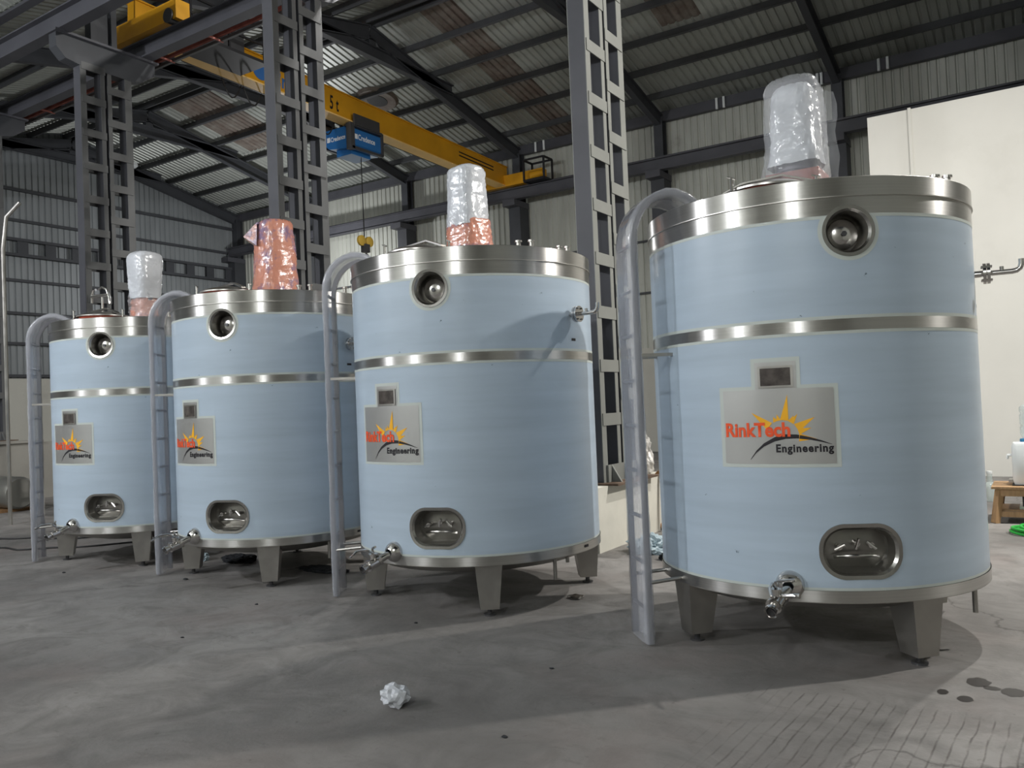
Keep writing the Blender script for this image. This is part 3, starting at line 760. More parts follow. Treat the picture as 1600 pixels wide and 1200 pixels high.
    for a_, b_, c_, d_ in ((-.088, .105, 1.560, 1.572), (-.088, .105, 1.670, 1.682), (-.088, -.074, 1.560, 1.682), (.091, .105, 1.560, 1.682)): rect_patch(mb, LOGO, a_, b_, c_, d_, .008, 5)
    mb.build('data_plate_frame', 'steel_plain', t, True)
    # sun rays
    C = (.034, 1.290)
    rays = [(168, .0, .0, 0)]
    tips = [(-.135, 1.425, .034), (.068, 1.520, .032), (.208, 1.392, .034), (.188, 1.333, .026), (.212, 1.272, .03), (-.012, 1.398, .02), (.008, 1.412, .018), (.098, 1.404, .018), (.118, 1.412, .02)]
    for i, (tx, tz, wd) in enumerate(tips):
        dx, dz = tx - C[0], tz - C[1]; L_ = math.hypot(dx, dz); dx /= L_; dz /= L_
        r0 = .088; bx, bz = C[0] + dx * r0, C[1] + dz * r0; px, pz = -dz, dx
        h = wd * .72
        mb = MB(); P = [(bx + px * h, bz + pz * h), (bx - px * h, bz - pz * h), (tx, tz)]
        mb.add([onc(LOGO, a_, b_, .0042) for a_, b_ in P], [(0, 1, 2)]); mb.build('sun_ray', 'print_yellow', plate)
    # arc swoosh
    mb = MB(); S = [(-.150, 1.160, .002), (-.115, 1.203, .006), (-.07, 1.240, .010), (-.01, 1.270, .013), (.05, 1.284, .014), (.11, 1.284, .012), (.18, 1.272, .008), (.235, 1.258, .005), (.290, 1.240, .001)]
    vs = []
    for (x, z, h) in S:
        h *= 1.15; vs += [onc(LOGO, x, z + h, .0045), onc(LOGO, x, z - h * .6, .0045)]
    mb.add(vs, [(2 * i, 2 * i + 1, 2 * i + 3, 2 * i + 2) for i in range(len(S) - 1)]); mb.build('swoosh', 'print_black', plate)
    me = text_mesh('RinkTech', .108, .82, .0036); wid = max(v.co.x for v in me.vertices)
    for v in me.vertices: v.co.x *= .372 / wid
    bend_me(me, LOGO, -.296, 1.290, .0050); me.materials.append(MATS['print_red']); link(me, 'lettering', None, plate)
    me = text_mesh('Engineering', .060, 1.0, .0024, 1.15); wid = max(v.co.x for v in me.vertices)
    for v in me.vertices: v.co.x *= .302 / wid
    bend_me(me, LOGO, -.004, 1.202, .0050); me.materials.append(MATS['print_black']); link(me, 'lettering', None, plate)
    # legs
    for k in range(4):
        az = R(-131.6) + k * PI / 2
        M = Matrix.Rotation(az, 4, 'Z')
        def tap(z, w_, r0, r1): return [M @ Vector((r0, -w_, z)), M @ Vector((r1, -w_, z)), M @ Vector((r1, w_, z)), M @ Vector((r0, w_, z))]
        mb = MB(); vs = tap(.385, .100, .775, .985) + tap(.055, .068, .825, .965)
        mb.add(vs, [(3, 2, 1, 0), (4, 5, 6, 7), (0, 1, 5, 4), (1, 2, 6, 5), (2, 3, 7, 6), (3, 0, 4, 7)])
        lg = mb.build('leg', 'steel_leg', t)
        mb = MB(); mb.tube([M @ Vector((.895, 0, .0)), M @ Vector((.895, 0, .012)), M @ Vector((.895, 0, .0121)), M @ Vector((.895, 0, .06))], [.045, .045, .018, .018], 14); mb.build('levelling_foot', 'steel_dark', lg, True)
    # outlet valve
    va = R(-85.0); M = axis_frame(va, .47, 1.0); F = lambda x, y, z: M @ Vector((x, y, z))
    mb = MB(); mb.lathe([(.078, -.03), (.078, .006), (.070, .03), (.05, .055), (.030, .066)], 28, M); v0 = mb.build('outlet_collar', 'steel_polished', t, True, 60)
    mb = MB(); mb.tube([F(0, -.01, .04), F(-.01, -.02, .09), F(-.035, -.045, .13)], .027, 16); pp = mb.build('outlet_pipe', 'steel_polished', t, True)
    mb = MB(); mb.tube([F(-.03, -.04, .12), F(-.037, -.05, .135)], .044, 18); mb.tube([F(-.037, -.05, .135), F(-.05, -.07, .21)], .038, 18); mb.tube([F(-.05, -.07, .21), F(-.052, -.074, .225)], .044, 18)
    mb.tube([F(-.045, -.06, .175), F(-.045, .005, .175)], .024, 12); mb.tube([F(-.045, .005, .175), F(-.045, .012, .175)], .036, 12)
    vb_ = mb.build('valve_body', 'steel_polished', t, True, 50)
    mb = MB(); mb.tube([F(-.052, -.074, .225), F(-.055, -.088, .26)], .027, 16, False); mb.tube([F(-.055, -.088, .26), F(-.056, -.092, .272)], [.038, .038], 18, False)
    mb.tube([F(-.056, -.092, .272), F(-.0561, -.0921, .2721)], [.038, .026], 18, False); mb.tube([F(-.056, -.092, .272), F(-.053, -.080, .23)], [.026, .022], 18, False)
    mb.build('outlet_nozzle', 'steel_polished', vb_, True, 40)
    mb = MB(); mb.tube([F(-.056, -.092, .262), F(-.055, -.086, .25)], .024, 14); mb.build('bore', 'black_paint', vb_)
    mb = MB(); mb.tube([F(-.045, .012, .175), F(-.045, .045, .18), F(-.02, .058, .20), F(.075, .082, .26)], .0085, 8); mb.build('valve_handle', 'steel_polished', vb_, True)
    mb = MB(); mb.tube([F(-.02, -.03, .17), F(.05, -.012, .21), F(.085, -.01, .22)], [.011, .011, .014], 8); mb.build('valve_handle', 'steel_polished', vb_, True)
    mb = MB(); mb.tube([F(-.045, .012, .17), F(-.05, .05, .24), F(-.045, .05, .34), F(-.02, .02, .42)], .0085, 8); mb.build('valve_handle', 'steel_polished', vb_, True)
    # side pipe
    M2 = axis_frame(R(5.5), 2.2, 1.0); F = lambda x, y, z: M2 @ Vector((x, y, z))
    mb = MB(); mb.tube([F(0, 0, -.01), F(0, 0, .045)], .02, 14); mb.tube([F(0, 0, .045), F(0, 0, .062)], .062, 24); mb.tube([F(0, 0, .066), F(0, 0, .083)], .062, 24)
    for k in range(6):
        a_ = k * PI / 3; mb.tube([F(.047 * math.cos(a_), .047 * math.sin(a_), .035), F(.047 * math.cos(a_), .047 * math.sin(a_), .095)], .007, 6)
    fl_ = mb.build('pipe_flange', 'steel_polished', t, True, 50)
    mb = MB(); mb.tube([F(0, 0, .083), F(0, 0, .20), F(0, .004, .222), F(0, .018, .24), F(0, .04, .248), F(0, .07, .248)], .016, 12); mb.tube([F(0, 0, .145), F(0, .035, .145)], .012, 10)
    mb.build('elbow_pipe', 'steel_polished', t, True)
    # small black labels
    mb = MB(); rect_patch(mb, R(7), -.028, .028, 2.0, 2.02, .002, 2); mb.build('small_label', 'print_black', t)
    mb = MB(); rect_patch(mb, R(10), -.03, .03, .405, .425, .009, 2); mb.build('small_label', 'print_black', t)
    # drain stubs under the skirt
    for az, r_, l_ in ((R(-8), .93, .16), (R(3), .90, .06)):
        mb = MB(); p = cyl_pt(az, r_, .40); mb.tube([p, p - Vector((0, 0, .04 + l_))], .015, 10); mb.build('drain_stub', 'steel_leg', t, True)
    # ladder
    la = R(-137.6); ra, rb = R(-130.6), R(-144.8)
    lad = None
    def rail_path(dt):
        n = Vector((math.cos(la), math.sin(la), 0)); tt = Vector((-math.sin(la), math.cos(la), 0))
        P = [n * 1.215 + tt * dt + Vector((0, 0, .015)), n * 1.215 + tt * dt + Vector((0, 0, 2.52))]
        for k in range(1, 13):
            a_ = PI * k / 12 * .93; P.append(n * (1.215 - .26 * (1 - math.cos(a_))) + tt * dt + Vector((0, 0, 2.52 + .30 * math.sin(a_))))
        return P
    def flat_bar(P, wr, wt):   # strap following a path in the radial plane; wr along the normal in plane, wt tangential
        n = Vector((math.cos(la), math.sin(la), 0)); tt = Vector((-math.sin(la), math.cos(la), 0)); vs = []
        for i, p in enumerate(P):
            d = (P[min(i + 1, len(P) - 1)] - P[max(i - 1, 0)]).normalized(); nn = tt.cross(d).normalized()
            for a_, b_ in ((-1, -1), (1, -1), (1, 1), (-1, 1)): vs.append(p + nn * wr / 2 * a_ + tt * wt / 2 * b_)
        mb = MB(); m_ = len(P)
        mb.add(vs, [(4 * i + j, 4 * i + (j + 1) % 4, 4 * i + 4 + (j + 1) % 4, 4 * i + 4 + j) for i in range(m_ - 1) for j in range(4)] + [(0, 1, 2, 3), (4 * m_ - 4, 4 * m_ - 1, 4 * m_ - 2, 4 * m_ - 3)])
        return mb
    lad = flat_bar(rail_path(-.15), .038, .014).build('ladder', 'steel_rail', t, True)
    lad['label'] = 'steel rail ladder wrapped in clear film'
    flat_bar(rail_path(.15), .038, .014).build('rail', 'steel_rail', lad, True)
    n_ = Vector((math.cos(la), math.sin(la), 0)); tt_ = Vector((-math.sin(la), math.cos(la), 0))
    for k in range(9):
        z = .22 + k * .285
        p = n_ * 1.215 + Vector((0, 0, z)); mb = MB(); mb.tube([p - tt_ * .15, p + tt_ * .15], .013, 8); mb.build('rung', 'steel_rail', lad, True)
    for dt in (-.15, .15):
        p = n_ * 1.2 + tt_ * dt + Vector((0, 0, .39)); mb = MB(); mb.tube([p, n_ * .97 + tt_ * dt * .9 + Vector((0, 0, .405))], .012, 8); mb.build('standoff', 'steel_plain', lad, True)
        p = n_ * 1.2 + tt_ * dt + Vector((0, 0, 1.80)); mb = MB(); mb.bar(p, n_ * .985 + tt_ * dt * .95 + Vector((0, 0, 1.80)), .02, .02); mb.build('standoff', 'steel_plain', lad)
    # film sleeve round the ladder
    P = rail_path(0); P2 = [P[0] + Vector((0, 0, .0))]
    nseg = 34
    for k in range(1, nseg): P2.append(P[0].lerp(P[1], k / nseg))
    P2 += P[1:]
    vs = []; sec = [(-.5, -1), (-.15, -1.04), (.15, -1.04), (.5, -1), (.62, -.6), (.55, 0), (.62, .6), (.5, 1), (.15, 1.04), (-.15, 1.04), (-.5, 1), (-.62, .6), (-.55, 0), (-.62, -.6)]
    for i, p in enumerate(P2):
        d = (P2[min(i + 1, len(P2) - 1)] - P2[max(i - 1, 0)]).normalized(); nn = tt_.cross(d).normalized()
        for j, (a_, b_) in enumerate(sec):
            q = p + nn * a_ * .052 + tt_ * b_ * .158; w_ = noise.noise(q * 9) * .007; vs.append(q + nn * w_ * (1 if a_ > 0 else -1))
    mb = MB(); m_ = len(P2); k = len(sec); mb.add(vs, [(k * i + j, k * i + (j + 1) % k, k * (i + 1) + (j + 1) % k, k * (i + 1) + j) for i in range(m_ - 1) for j in range(k)])
    mb.build('film_sleeve', 'wrap_ladder', lad, True, 80)
    # top manhole lid
    c = cyl_pt(R(-98), .50, Z_T - .015); M = Matrix.Translation(c)
    mb = MB(); mb.lathe([(.26, 0), (.26, .06), (.24, .075), (.24, .09)], 40, M); mh = mb.build('top_manhole', 'gasket_red', t, True)
    mb = MB(); mb.lathe([(.27, .088), (.27, .10), (.22, .125), (.1, .15), (0, .155)], 40, M); mb.build('manhole_cover', 'steel_plain', mh, True)
    mb = MB(); q = [c + Vector((-.30, 0, .12)), c + Vector((-.15, 0, .175)), c + Vector((.10, 0, .185)), c + Vector((.28, 0, .12))]
    mb.bar(q[0], q[1], .05, .012); mb.bar(q[1], q[2], .05, .012); mb.bar(q[2], q[3], .05, .012); mb.build('manhole_crossbar', 'steel_polished', mh)
    for a_ in (.2, 2.3, 4.2):
        p = c + Vector((.29 * math.cos(a_), .29 * math.sin(a_), .07)); mb = MB(); mb.tube([p, p + Vector((0, 0, .09))], .009, 6); mb.tube([p + Vector((-.025, 0, .10)), p + Vector((.025, 0, .08))], .007, 6); mb.build('wing_nut', 'steel_polished', mh, True)
    # top nozzles
    for az, r_, h_ in ((R(-20), .90, .045), (R(-14), .93, .05), (R(22), .80, .09), (R(30), .84, .10)):
        p = cyl_pt(az, r_, Z_T); mb = MB(); mb.tube([p, p + Vector((0, 0, h_)), p + Vector((0, 0, h_ + .001)), p + Vector((0, 0, h_ + .015))], [.018, .018, .028, .028], 12); mb.build('top_nozzle', 'steel_polished', t, True)
    return t

def bag(t, name, m, z0, z1, w0, w1, d0, d1, seed, amp=.02, n=64, rows=48, taper=None, parent=None, cx=0, cy=0, top_round=.25):
    """crumpled film bag, closed at the top"""
    mb = MB(); vs = []
    for j in range(rows + 1):
        f = j / rows; z = z0 + (z1 - z0) * f
        ww = w0 + (w1 - w0) * f; dd = d0 + (d1 - d0) * f
        if taper: k_ = taper(f); ww *= k_; dd *= k_
        if f > 1 - top_round:
            g = (f - (1 - top_round)) / top_round; s = math.sqrt(max(0, 1 - (g * .93) ** 3)); ww *= .35 + .65 * s; dd *= .35 + .65 * s
        for i in range(n):
            a = 2 * PI * i / n; c, s_ = math.cos(a), math.sin(a); p = 3.4
            x = ww * math.copysign(abs(c) ** (2 / p), c); y = dd * math.copysign(abs(s_) ** (2 / p), s_)
            v = Vector((x + cx, y + cy, z)); q = Vector((v.x * 8, v.y * 8, v.z * 4)) + Vector((seed, seed * 2.3, 0))
            k_ = amp * (noise.noise(q) + .5 * abs(noise.noise(q * 2.7)) + .55 * abs(noise.noise(q * 6)))
            vs.append(v + Vector((c, s_, 0)) * k_ + Vector((0, 0, k_ * .4)))
    fs = [(j * n + i, j * n + (i + 1) % n, (j + 1) * n + (i + 1) % n, (j + 1) * n + i) for j in range(rows) for i in range(n)]
    fs.append(tuple(rows * n + i for i in range(n)))
    mb.add(vs, fs)
    o = mb.build(name, m, parent if parent is not None else t, True, 60)
    return o

def agitator(t, kind):
    zb = Z_T + .08
    mb = MB(); mb.lathe([(.17, zb - .01), (.17, zb + .02), (.13, zb + .03), (.10, zb + .05), (.10, zb + .20), (.13, zb + .22), (.13, zb + .30), (.11, zb + .33), (.11, zb + .60), (.125, zb + .61), (.125, zb + .70), (.08, zb + .74), (0, zb + .74)], 28)
    a = mb.build('agitator_motor', 'motor_grey', t, True)
    a['label'] = {'white': 'motor under white film', 'orange': 'motor under orange film', 'white_orange': 'motor in white film over orange film', 'big': 'large motor under clear bag'}[kind]
    rz = R(-70)
    if kind == 'orange':
        o = bag(t, 'orange_wrap', 'wrap_orange', zb - .06, zb + .78, .215, .165, .20, .15, 3.1, .020, parent=a, top_round=.08)
        mb = MB(); mb.add([(-.16, -.1, zb + .74), (-.30, -.05, zb + .60), (-.17, -.12, zb + .50), (-.16, .06, zb + .72), (-.28, .0, zb + .58), (-.17, .02, zb + .5)], [(0, 1, 2), (3, 5, 4), (0, 3, 4, 1), (1, 4, 5, 2)]); p = mb.build('wrap_flap', 'wrap_orange', a, True)
        p.rotation_euler = (0, 0, rz + PI / 2 + R(35))
    elif kind == 'white_orange':
        bag(t, 'orange_wrap', 'wrap_orange', zb - .06, zb + .33, .175, .165, .17, .15, 5.2, .018, parent=a, top_round=.08)
        bag(t, 'white_wrap', 'wrap_white', zb + .26, zb + .78, .150, .135, .16, .14, 7.7, .014, parent=a, top_round=.12)
    elif kind == 'white':
        bag(t, 'orange_wrap', 'wrap_orange', zb - .05, zb + .28, .13, .12, .13, .12, 2.2, .03, parent=a, top_round=.08)
        bag(t, 'clear_sleeve', 'wrap_clear', zb - .05, zb + .32, .15, .14, .15, .14, 1.2, .03, parent=a, top_round=.05)
        bag(t, 'white_wrap', 'wrap_white', zb + .24, zb + .80, .14, .175, .15, .17, 9.7, .016, parent=a, cx=.02, top_round=.18)
    else:
        mb = MB(); mb.box((-.17, -.15, zb - .02), (.17, .15, zb + .20)); mb.build('gearbox', 'rust_red', a)
        bag(t, 'inner_wrap', 'wrap_white', zb + .25, zb + .79, .165, .135, .17, .13, 4.4, .02, parent=a, top_round=.2)
        bag(t, 'outer_wrap', 'wrap_clear', zb - .04, zb + .84, .20, .17, .19, .16, 6.6, .028, parent=a, top_round=.14)
        mb = MB(); vs = []
        for j in range(9):
            for i in range(4): vs.append((.17 + i * .03 + .01 * math.sin(j * 1.7 + i), -.02 + .02 * math.sin(j * 2.1 + i * 1.3), zb + .03 + j * .088))
        mb.add(vs, [(j * 4 + i, j * 4 + i + 1, j * 4 + 5 + i, j * 4 + 4 + i) for j in range(8) for i in range(3)]); o = mb.build('wrap_flap', 'wrap_clear', a, True); o.rotation_euler = (0, 0, R(20))
    return a

SPEC = [((-8.82, 5.75), 2.5, .990, .980, 'white', 'leftmost tank, blue-filmed steel storage tank with short white-wrapped motor and gooseneck vent on top'),
        ((-6.53, 5.72), -8.0, .996, .991, 'orange', 'second tank from the left, blue-filmed steel storage tank with motor wrapped wholly in orange film'),
        ((-4.09, 5.72), -10.2, 1.004, 1.013, 'white_orange', 'third tank from the left, blue-filmed steel tank with white film over orange motor base'),
        ((-1.35, 5.73), 0.0, 1.010, 1.015, 'big', 'largest nearest blue-filmed steel storage tank at the right with a big clear-bagged motor')]
proto = make_tank()
tanks = [proto] + [copy_tree(proto) for _ in range(3)]
for t, (c, rz, sr, sz, kind, lab) in zip(tanks, SPEC):
    t.location = (c[0], c[1], 0); t.rotation_euler = (0, 0, R(rz)); t.scale = (sr, sr, sz)
    t['label'] = lab; t['group'] = 'row of blue-filmed storage tanks'
    agitator(t, kind)
# gooseneck vent on the leftmost tank
t = tanks[0]; p = cyl_pt(R(-125), .45, Z_T + .15)
mb = MB(); mb.tube([p, p + Vector((0, 0, .20))], .014, 10)
mb.tube([p + Vector((-.20, 0, .14)), p + Vector((-.20, 0, .24)), p + Vector((-.165, 0, .29)), p + Vector((-.12, 0, .29))], .014, 10)
mb.tube([p + Vector((-.06, 0, .29)), p + Vector((0, 0, .31)), p + Vector((.09, 0, .27)), p + Vector((.13, 0, .18)), p + Vector((.135, 0, .10))], .014, 10)
mb.tube([p + Vector((-.20, 0, .215)), p + Vector((.12, 0, .205))], .022, 10)
o = mb.build('vent_pipe', 'steel_polished', t, True); o.rotation_euler = (0, 0, 0)

# ================================================================== RIGHT SIDE OBJECTS
st = thing('wooden_stool', 'rough wooden stand carrying the white water dispenser at the right edge', 'stand', (-.20, 10.95, 0), 0)
for (x, y) in ((-.33, -.28), (.33, -.28), (-.33, .28), (.33, .28)):
    MB().bar((x * 1.08, y * 1.08, 0), (x * .92, y * .92, .36), .075, .06).build('leg', 'wood', st)
for y in (-.28, .28):
    MB().bar((-.34, y, .10), (.34, y, .10), .03, .06).build('stretcher', 'wood', st); MB().bar((-.34, y, .34), (.34, y, .34), .03, .08).build('apron', 'wood', st)
for x in (-.33, .33): MB().bar((x, -.28, .34), (x, .28, .34), .03, .08).build('apron', 'wood', st)
for k in range(4): MB().box((-.38, -.33 + k * .168, .38), (.38, -.33 + k * .168 + .155, .405)).build('top_board', 'wood', st)
MB().box((-.34, -.26, .13), (.34, .26, .15)).build('lower_shelf', 'wood', st)
def at(o, x, y, z): o.location = (x, y, z); return o
bx = thing('tool_box', 'black box with orange lid on the shelf under the water dispenser', 'box', (-.10, 10.92, .15))
MB().box((-.19, -.17, .035), (.19, .17, .14)).build('body', 'black_paint', bx); MB().box((-.20, -.18, .14), (.20, .18, .19)).build('lid', 'orange_box', bx)
MB().box((-.22, -.2, 0), (.2, .2, .03)).build('tray', 'steel_plain', bx)
dp = thing('water_dispenser', 'white countertop water dispenser standing on the wooden stand', 'water dispenser', (-.17, 10.95, .405))
mb = MB(); pr = racetrack(.19, .17, 32, 6)
def stack(mb, rows, cx=0, cy=0, p=6, n=32):
    vs = []
    for (hw, hd, z) in rows:
        vs += [(cx + x, cy + y, z) for x, y in racetrack(hw, hd, n, p)]
    m_ = len(rows); mb.add(vs, [(j * n + i, j * n + (i + 1) % n, (j + 1) * n + (i + 1) % n, (j + 1) * n + i) for j in range(m_ - 1) for i in range(n)] + [tuple(range(n))[::-1], tuple((m_ - 1) * n + i for i in range(n))])
stack(mb, [(.19, .17, .012), (.205, .18, .06), (.205, .18, .44), (.19, .165, .475), (.13, .12, .485)]); mb.build('body', 'white_plastic', dp, True)
MB().box((-.21, -.19, 0), (.21, .18, .012)).build('base', 'black_paint', dp)
for dy in (-.05, .06):
    mb = MB(); mb.tube([(-.205, dy, .33), (-.245, dy, .33), (-.25, dy, .29)], .014, 8); mb.build('tap', 'white_plastic', dp, True)
MB().box((-.245, -.1, .03), (-.205, .1, .06)).build('drip_tray', 'steel_plain', dp)
wbtl = thing('water_bottle', 'large clear water bottle upturned on the dispenser', 'bottle', (-.15, 10.95, .89))
mb = MB(); mb.lathe([(.04, .0), (.045, .02), (.12, .05), (.135, .09), (.135, .16), (.128, .17), (.128, .19), (.135, .20), (.135, .30), (.128, .31), (.128, .33), (.135, .34), (.135, .385), (.10, .42), (0, .42)], 32); mb.build('bottle_body', 'bottle_clear', wbtl, True, 50)
mb = MB(); mb.lathe([(.05, 0), (.14, 0), (.14, .03), (.09, .04), (.05, .04)], 28); mb.build('collar', 'blue_cap', wbtl, True)
# green hose coil
mb = MB(); pts = []
for k in range(5 * 28):
    a = 2 * PI * k / 28; rr = .20 + .035 * math.sin(a * .37) + .02 * math.sin(k * .13); pts.append((-.14 + rr * math.cos(a), 10.0 + rr * 1.05 * math.sin(a), .018 + .012 * (k // 28) + .008 * math.sin(a * 2.3)))
mb.tube(pts, .015, 7); o = mb.build('garden_hose', 'green_hose', None, True); tag(o, 'coil of bright green hose on the floor at the right edge', 'hose')
# glass jar on the floor by the partition
jr = thing('glass_jar', 'clear jar standing on the floor beside the wooden stand', 'jar', (-.70, 12.6, 0))
mb = MB(); mb.lathe([(0, .004), (.085, .004), (.095, .02), (.095, .20), (.08, .24), (.035, .26), (.035, .38), (0, .38)], 24); mb.build('body', 'bottle_clear', jr, True, 50)
mb = MB(); mb.lathe([(.037, .37), (.037, .40), (0, .40)], 16); mb.build('cap', 'white_plastic', jr, True)

# ================================================================== LEFT SIDE OBJECTS
mb = MB(); n = 40; Mx = Matrix.Translation((-17.2, 7.45, .340)) @ Matrix.Rotation(PI / 2, 4, 'Y')
mb.lathe([(0, .0), (.25, .0), (.285, .05), (.285, 1.88), (.25, 1.95), (.0, 1.95)], n, Mx)
o = mb.build('steel_drum', 'roll_steel', None, True); tag(o, 'grey metal cylinder lying on wooden blocks at the left edge', 'cylinder')
for k, (x, lb) in enumerate(((-15.95, 'wooden block under the grey cylinder nearest the first tank'), (-16.9, 'wooden block under the far end of the grey cylinder'))):
    o = MB().box((x - .12, 7.15, 0), (x + .45 if k == 0 else x + .2, 7.75, .05)).build('wood_block', 'wood_block'); tag(o, lb, 'wood block')
    # a pair of wedges keeps the drum from rolling
    for s in (-1, 1):
        wd_ = MB(); y = 7.45 + s * .24
        wd_.add([(x - .05, y - .05, .05), (x + .1, y - .05, .05), (x + .1, y + .05, .05), (x - .05, y + .05, .05), (x - .05, y + s * .05, .13), (x + .1, y + s * .05, .13)],
                [(3, 2, 1, 0), (0, 1, 5, 4), (2, 3, 4, 5), (1, 2, 5), (3, 0, 4)])
        wo = wd_.build('wedge', 'wood_block', o)
# wire bundle near the low wall
mb = MB(); random.seed(3)
for k in range(9):
    a0 = random.random() * 6; r1 = .16 + random.random() * .16; r2 = .14 + random.random() * .12; tl = (random.random() - .5) * .9
    M = Matrix.Translation((-14.75 + random.uniform(-.1, .15), 8.35 + random.uniform(-.15, .15), .36 + random.uniform(-.06, .12))) @ Matrix.Rotation(tl, 4, 'Y') @ Matrix.Rotation(a0, 4, 'Z') @ Matrix.Rotation(PI / 2 + tl * .6, 4, 'X')
    mb.tube([M @ Vector((r1 * math.cos(2 * PI * i / 20), r2 * math.sin(2 * PI * i / 20), 0)) for i in range(21)], .012, 6, False)
for s in (-1, 1):
    mb.tube([(-14.95, 8.35 + s * .2, 0), (-14.9, 8.35 + s * .15, .35)], .014, 6); mb.tube([(-14.45, 8.35 + s * .2, 0), (-14.55, 8.35 + s * .15, .35)], .014, 6)
mb.bar((-14.95, 8.35, .13), (-14.45, 8.35, .13), .2, .03)
o = mb.build('wire_bundle', 'steel_dark', None, True); tag(o, 'tangled loops of dark wire on a stand behind the leftmost ladder', 'wire')
# cables on the floor
for (pts, lb) in (([(-12.2, 5.4, .012), (-11.7, 5.75, .012), (-11.3, 5.85, .012), (-10.9, 6.0, .012), (-10.6, 6.3, .012)], 'thin black cable on the floor behind the leftmost ladder'),
                  ([(-12.1, 4.85, .012), (-11.4, 5.1, .012), (-10.7, 5.2, .012), (-10.1, 5.6, .012), (-9.6, 6.2, .012)], 'thin black cable on the floor running under the leftmost tank')):
    P = [Vector(p) for p in pts]; Q = []
    for i in range(len(P) - 1):
        for s in range(6): Q.append(P[i].lerp(P[i + 1], s / 6) + Vector((0, .04 * math.sin((i * 6 + s) * .9), 0)))
    mb = MB(); mb.tube(Q, .011, 6); o = mb.build('floor_cable', 'cable_black', None, True); tag(o, lb, 'cable')

# ================================================================== LITTER
def crumple(name, m, loc, r, sq, seed, lab, cat, amp=.5, sub=4, parent=None):
    bm = bmesh.new(); bmesh.ops.create_icosphere(bm, subdivisions=sub, radius=1)
    for v in bm.verts:
        q = v.co * 1.8 + Vector((seed, 0, seed)); k = 1 + amp * (.6 * noise.noise(q) + .55 * noise.noise(q * 2.4) - .75 * abs(noise.noise(q * 3.6)) + .15 + random.uniform(-.07, .07))
        v.co = Vector((v.co.x * r[0] * k, v.co.y * r[1] * k, v.co.z * r[2] * k))
    mz = min(v.co.z for v in bm.verts); lo_ = mz * sq
    for v in bm.verts: v.co.z = max(v.co.z, lo_)
    for v in bm.verts: v.co.z -= lo_
    me = bpy.data.meshes.new(name); bm.to_mesh(me); bm.free(); me.materials.append(MATS[m])
    o = bpy.data.objects.new(name, me); COL.objects.link(o); o.location = loc; tag(o, lab, cat); return o
crumple('plastic_film_ball', 'wrap_white', (-2.94, 3.28, 0), (.072, .068, .062), .7, 1.7, 'crumpled ball of clear plastic film on the open floor', 'plastic film', .62, 3)
crumple('dark_rag', 'rag_dark', (-7.3, 5.75, 0), (.22, .12, .05), .4, 3.3, 'black crumpled rag on the floor under the second tank', 'rag')
crumple('plastic_scrap', 'bag_blue', (-7.72, 5.62, 0), (.06, .06, .06), .4, 5.3, 'small shiny plastic scrap beside the black rag under the second tank', 'plastic scrap')
crumple('teal_cloth', 'rag_teal', (-5.55, 6.75, 0), (.22, .12, .07), .4, 6.3, 'pale teal cloth on the floor behind the valve of the third tank', 'cloth')
crumple('dark_rag', 'rag_dark', (-6.0, 5.72, 0), (.30, .10, .03), .4, 8.3, 'flat black rag on the floor just left of the third ladder', 'rag')
crumple('plastic_bag', 'bag_blue', (-3.42, 7.72, 0), (.22, .16, .12), .4, 9.3, 'pale blue plastic bag on the floor between the third and the largest tank', 'bag')
crumple('dark_rag', 'rag_dark', (-3.12, 7.42, 0), (.08, .07, .05), .4, 4.1, 'small black rag in front of the pale blue plastic bag', 'rag')
crumple('silver_bag', 'bag_silver', (-4.08, 9.05, .66), (.12, .16, .30), .6, 2.2, 'crumpled silver bag on the plinth behind the column', 'bag')
crumple('wrapped_bundle', 'bag_silver', (-3.78, 9.9, .60), (.16, .2, .22), .6, 12.2, 'silver foil bundle beside the ladder of the largest tank', 'bundle')
crumple('concrete_lump', 'dado_grey', (-4.05, 7.36, 0), (.08, .05, .10), .5, 7.0, 'broken concrete lump at the foot of the white plinth', 'rubble', .4, 3)
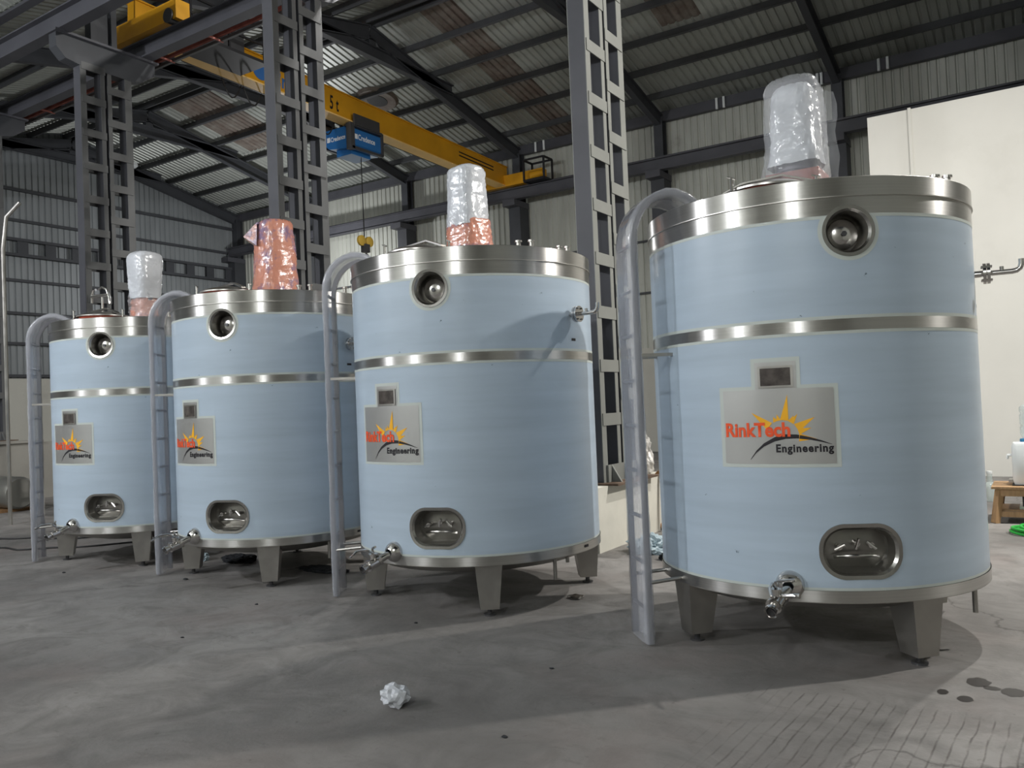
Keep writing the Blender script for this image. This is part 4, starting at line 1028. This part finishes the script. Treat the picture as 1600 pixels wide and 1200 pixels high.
# stack behind the ladder of the largest tank
o = MB().box((-4.0, 9.6, 0), (-3.5, 10.4, .60)).build('pallet_crate', 'wood_block'); tag(o, 'brown wooden crate behind the ladder of the largest tank', 'crate')
mb = MB(); mb.tube([(-3.72 + .30 * math.cos(a) * 1.0, 9.05, .36 + .36 * math.sin(a)) for a in [2 * PI * k / 24 for k in range(25)]], .03, 8, False)
o = mb.build('coiled_hose', 'brown_hose', None, True); tag(o, 'brown hose loop leaning beside the plinth behind the largest tank', 'hose')
o = MB().box((-3.80, 10.6, 0), (-3.2, 11.2, 1.65)).build('grey_cabinet', 'dado_grey'); tag(o, 'tall grey cabinet glimpsed beside the largest tank', 'cabinet')
# small debris
random.seed(11)
deb = [(-3.19, 5.71, .05), (-.39, 4.95, 0), (-3.9, 4.6, .012), (-5.5, 4.5, .012), (-2.2, 3.2, .012), (-1.9, 2.9, .010), (-5.2, 3.6, .01), (-7.0, 4.9, .02), (-7.9, 5.3, .02), (-8.6, 4.6, .015), (-2.5, 4.15, .01)]
where = ['small shiny scrap on the floor in front of the column plinth', '', 'small dark chip left of the nearest leg of the third tank', 'small dark chip midway between the second and third ladders',
         'small dark chip on the open floor below the largest ladder', 'small dark chip nearest the viewer at bottom centre', 'small dark chip left of the crumpled film ball',
         'dark chip just in front of the second ladder', 'dark chip behind the second ladder foot', 'small dark chip in front of the leftmost tank', 'small dark chip right of the crumpled film ball']
for i, (x, y, r) in enumerate(deb):
    if r <= 0: continue
    crumple('debris_chip', 'rag_dark' if i else 'steel_polished', (x, y, 0), (r * 1.4, r, r * .5), .5, i * 3.1, where[i], 'debris', .5, 2)
# oil stains of the floor
for i, (x, y, a, b) in enumerate(((-.375, 4.93, .055, .075), (-.52, 4.70, .025, .04), (-.415, 4.64, .035, .045), (-.215, 4.84, .055, .065), (-.31, 4.86, .04, .03))):
    mb = MB(); k = 26; vs = [(x + a * math.cos(2 * PI * j / k) * (1 + .25 * noise.noise(Vector((j * .5, i, 0)))), y + b * math.sin(2 * PI * j / k) * (1 + .25 * noise.noise(Vector((j * .5, i, 3)))), .0015) for j in range(k)]
    mb.add(vs, [tuple(range(k))]); o = mb.build('oil_stain', 'stain_dark', floor)
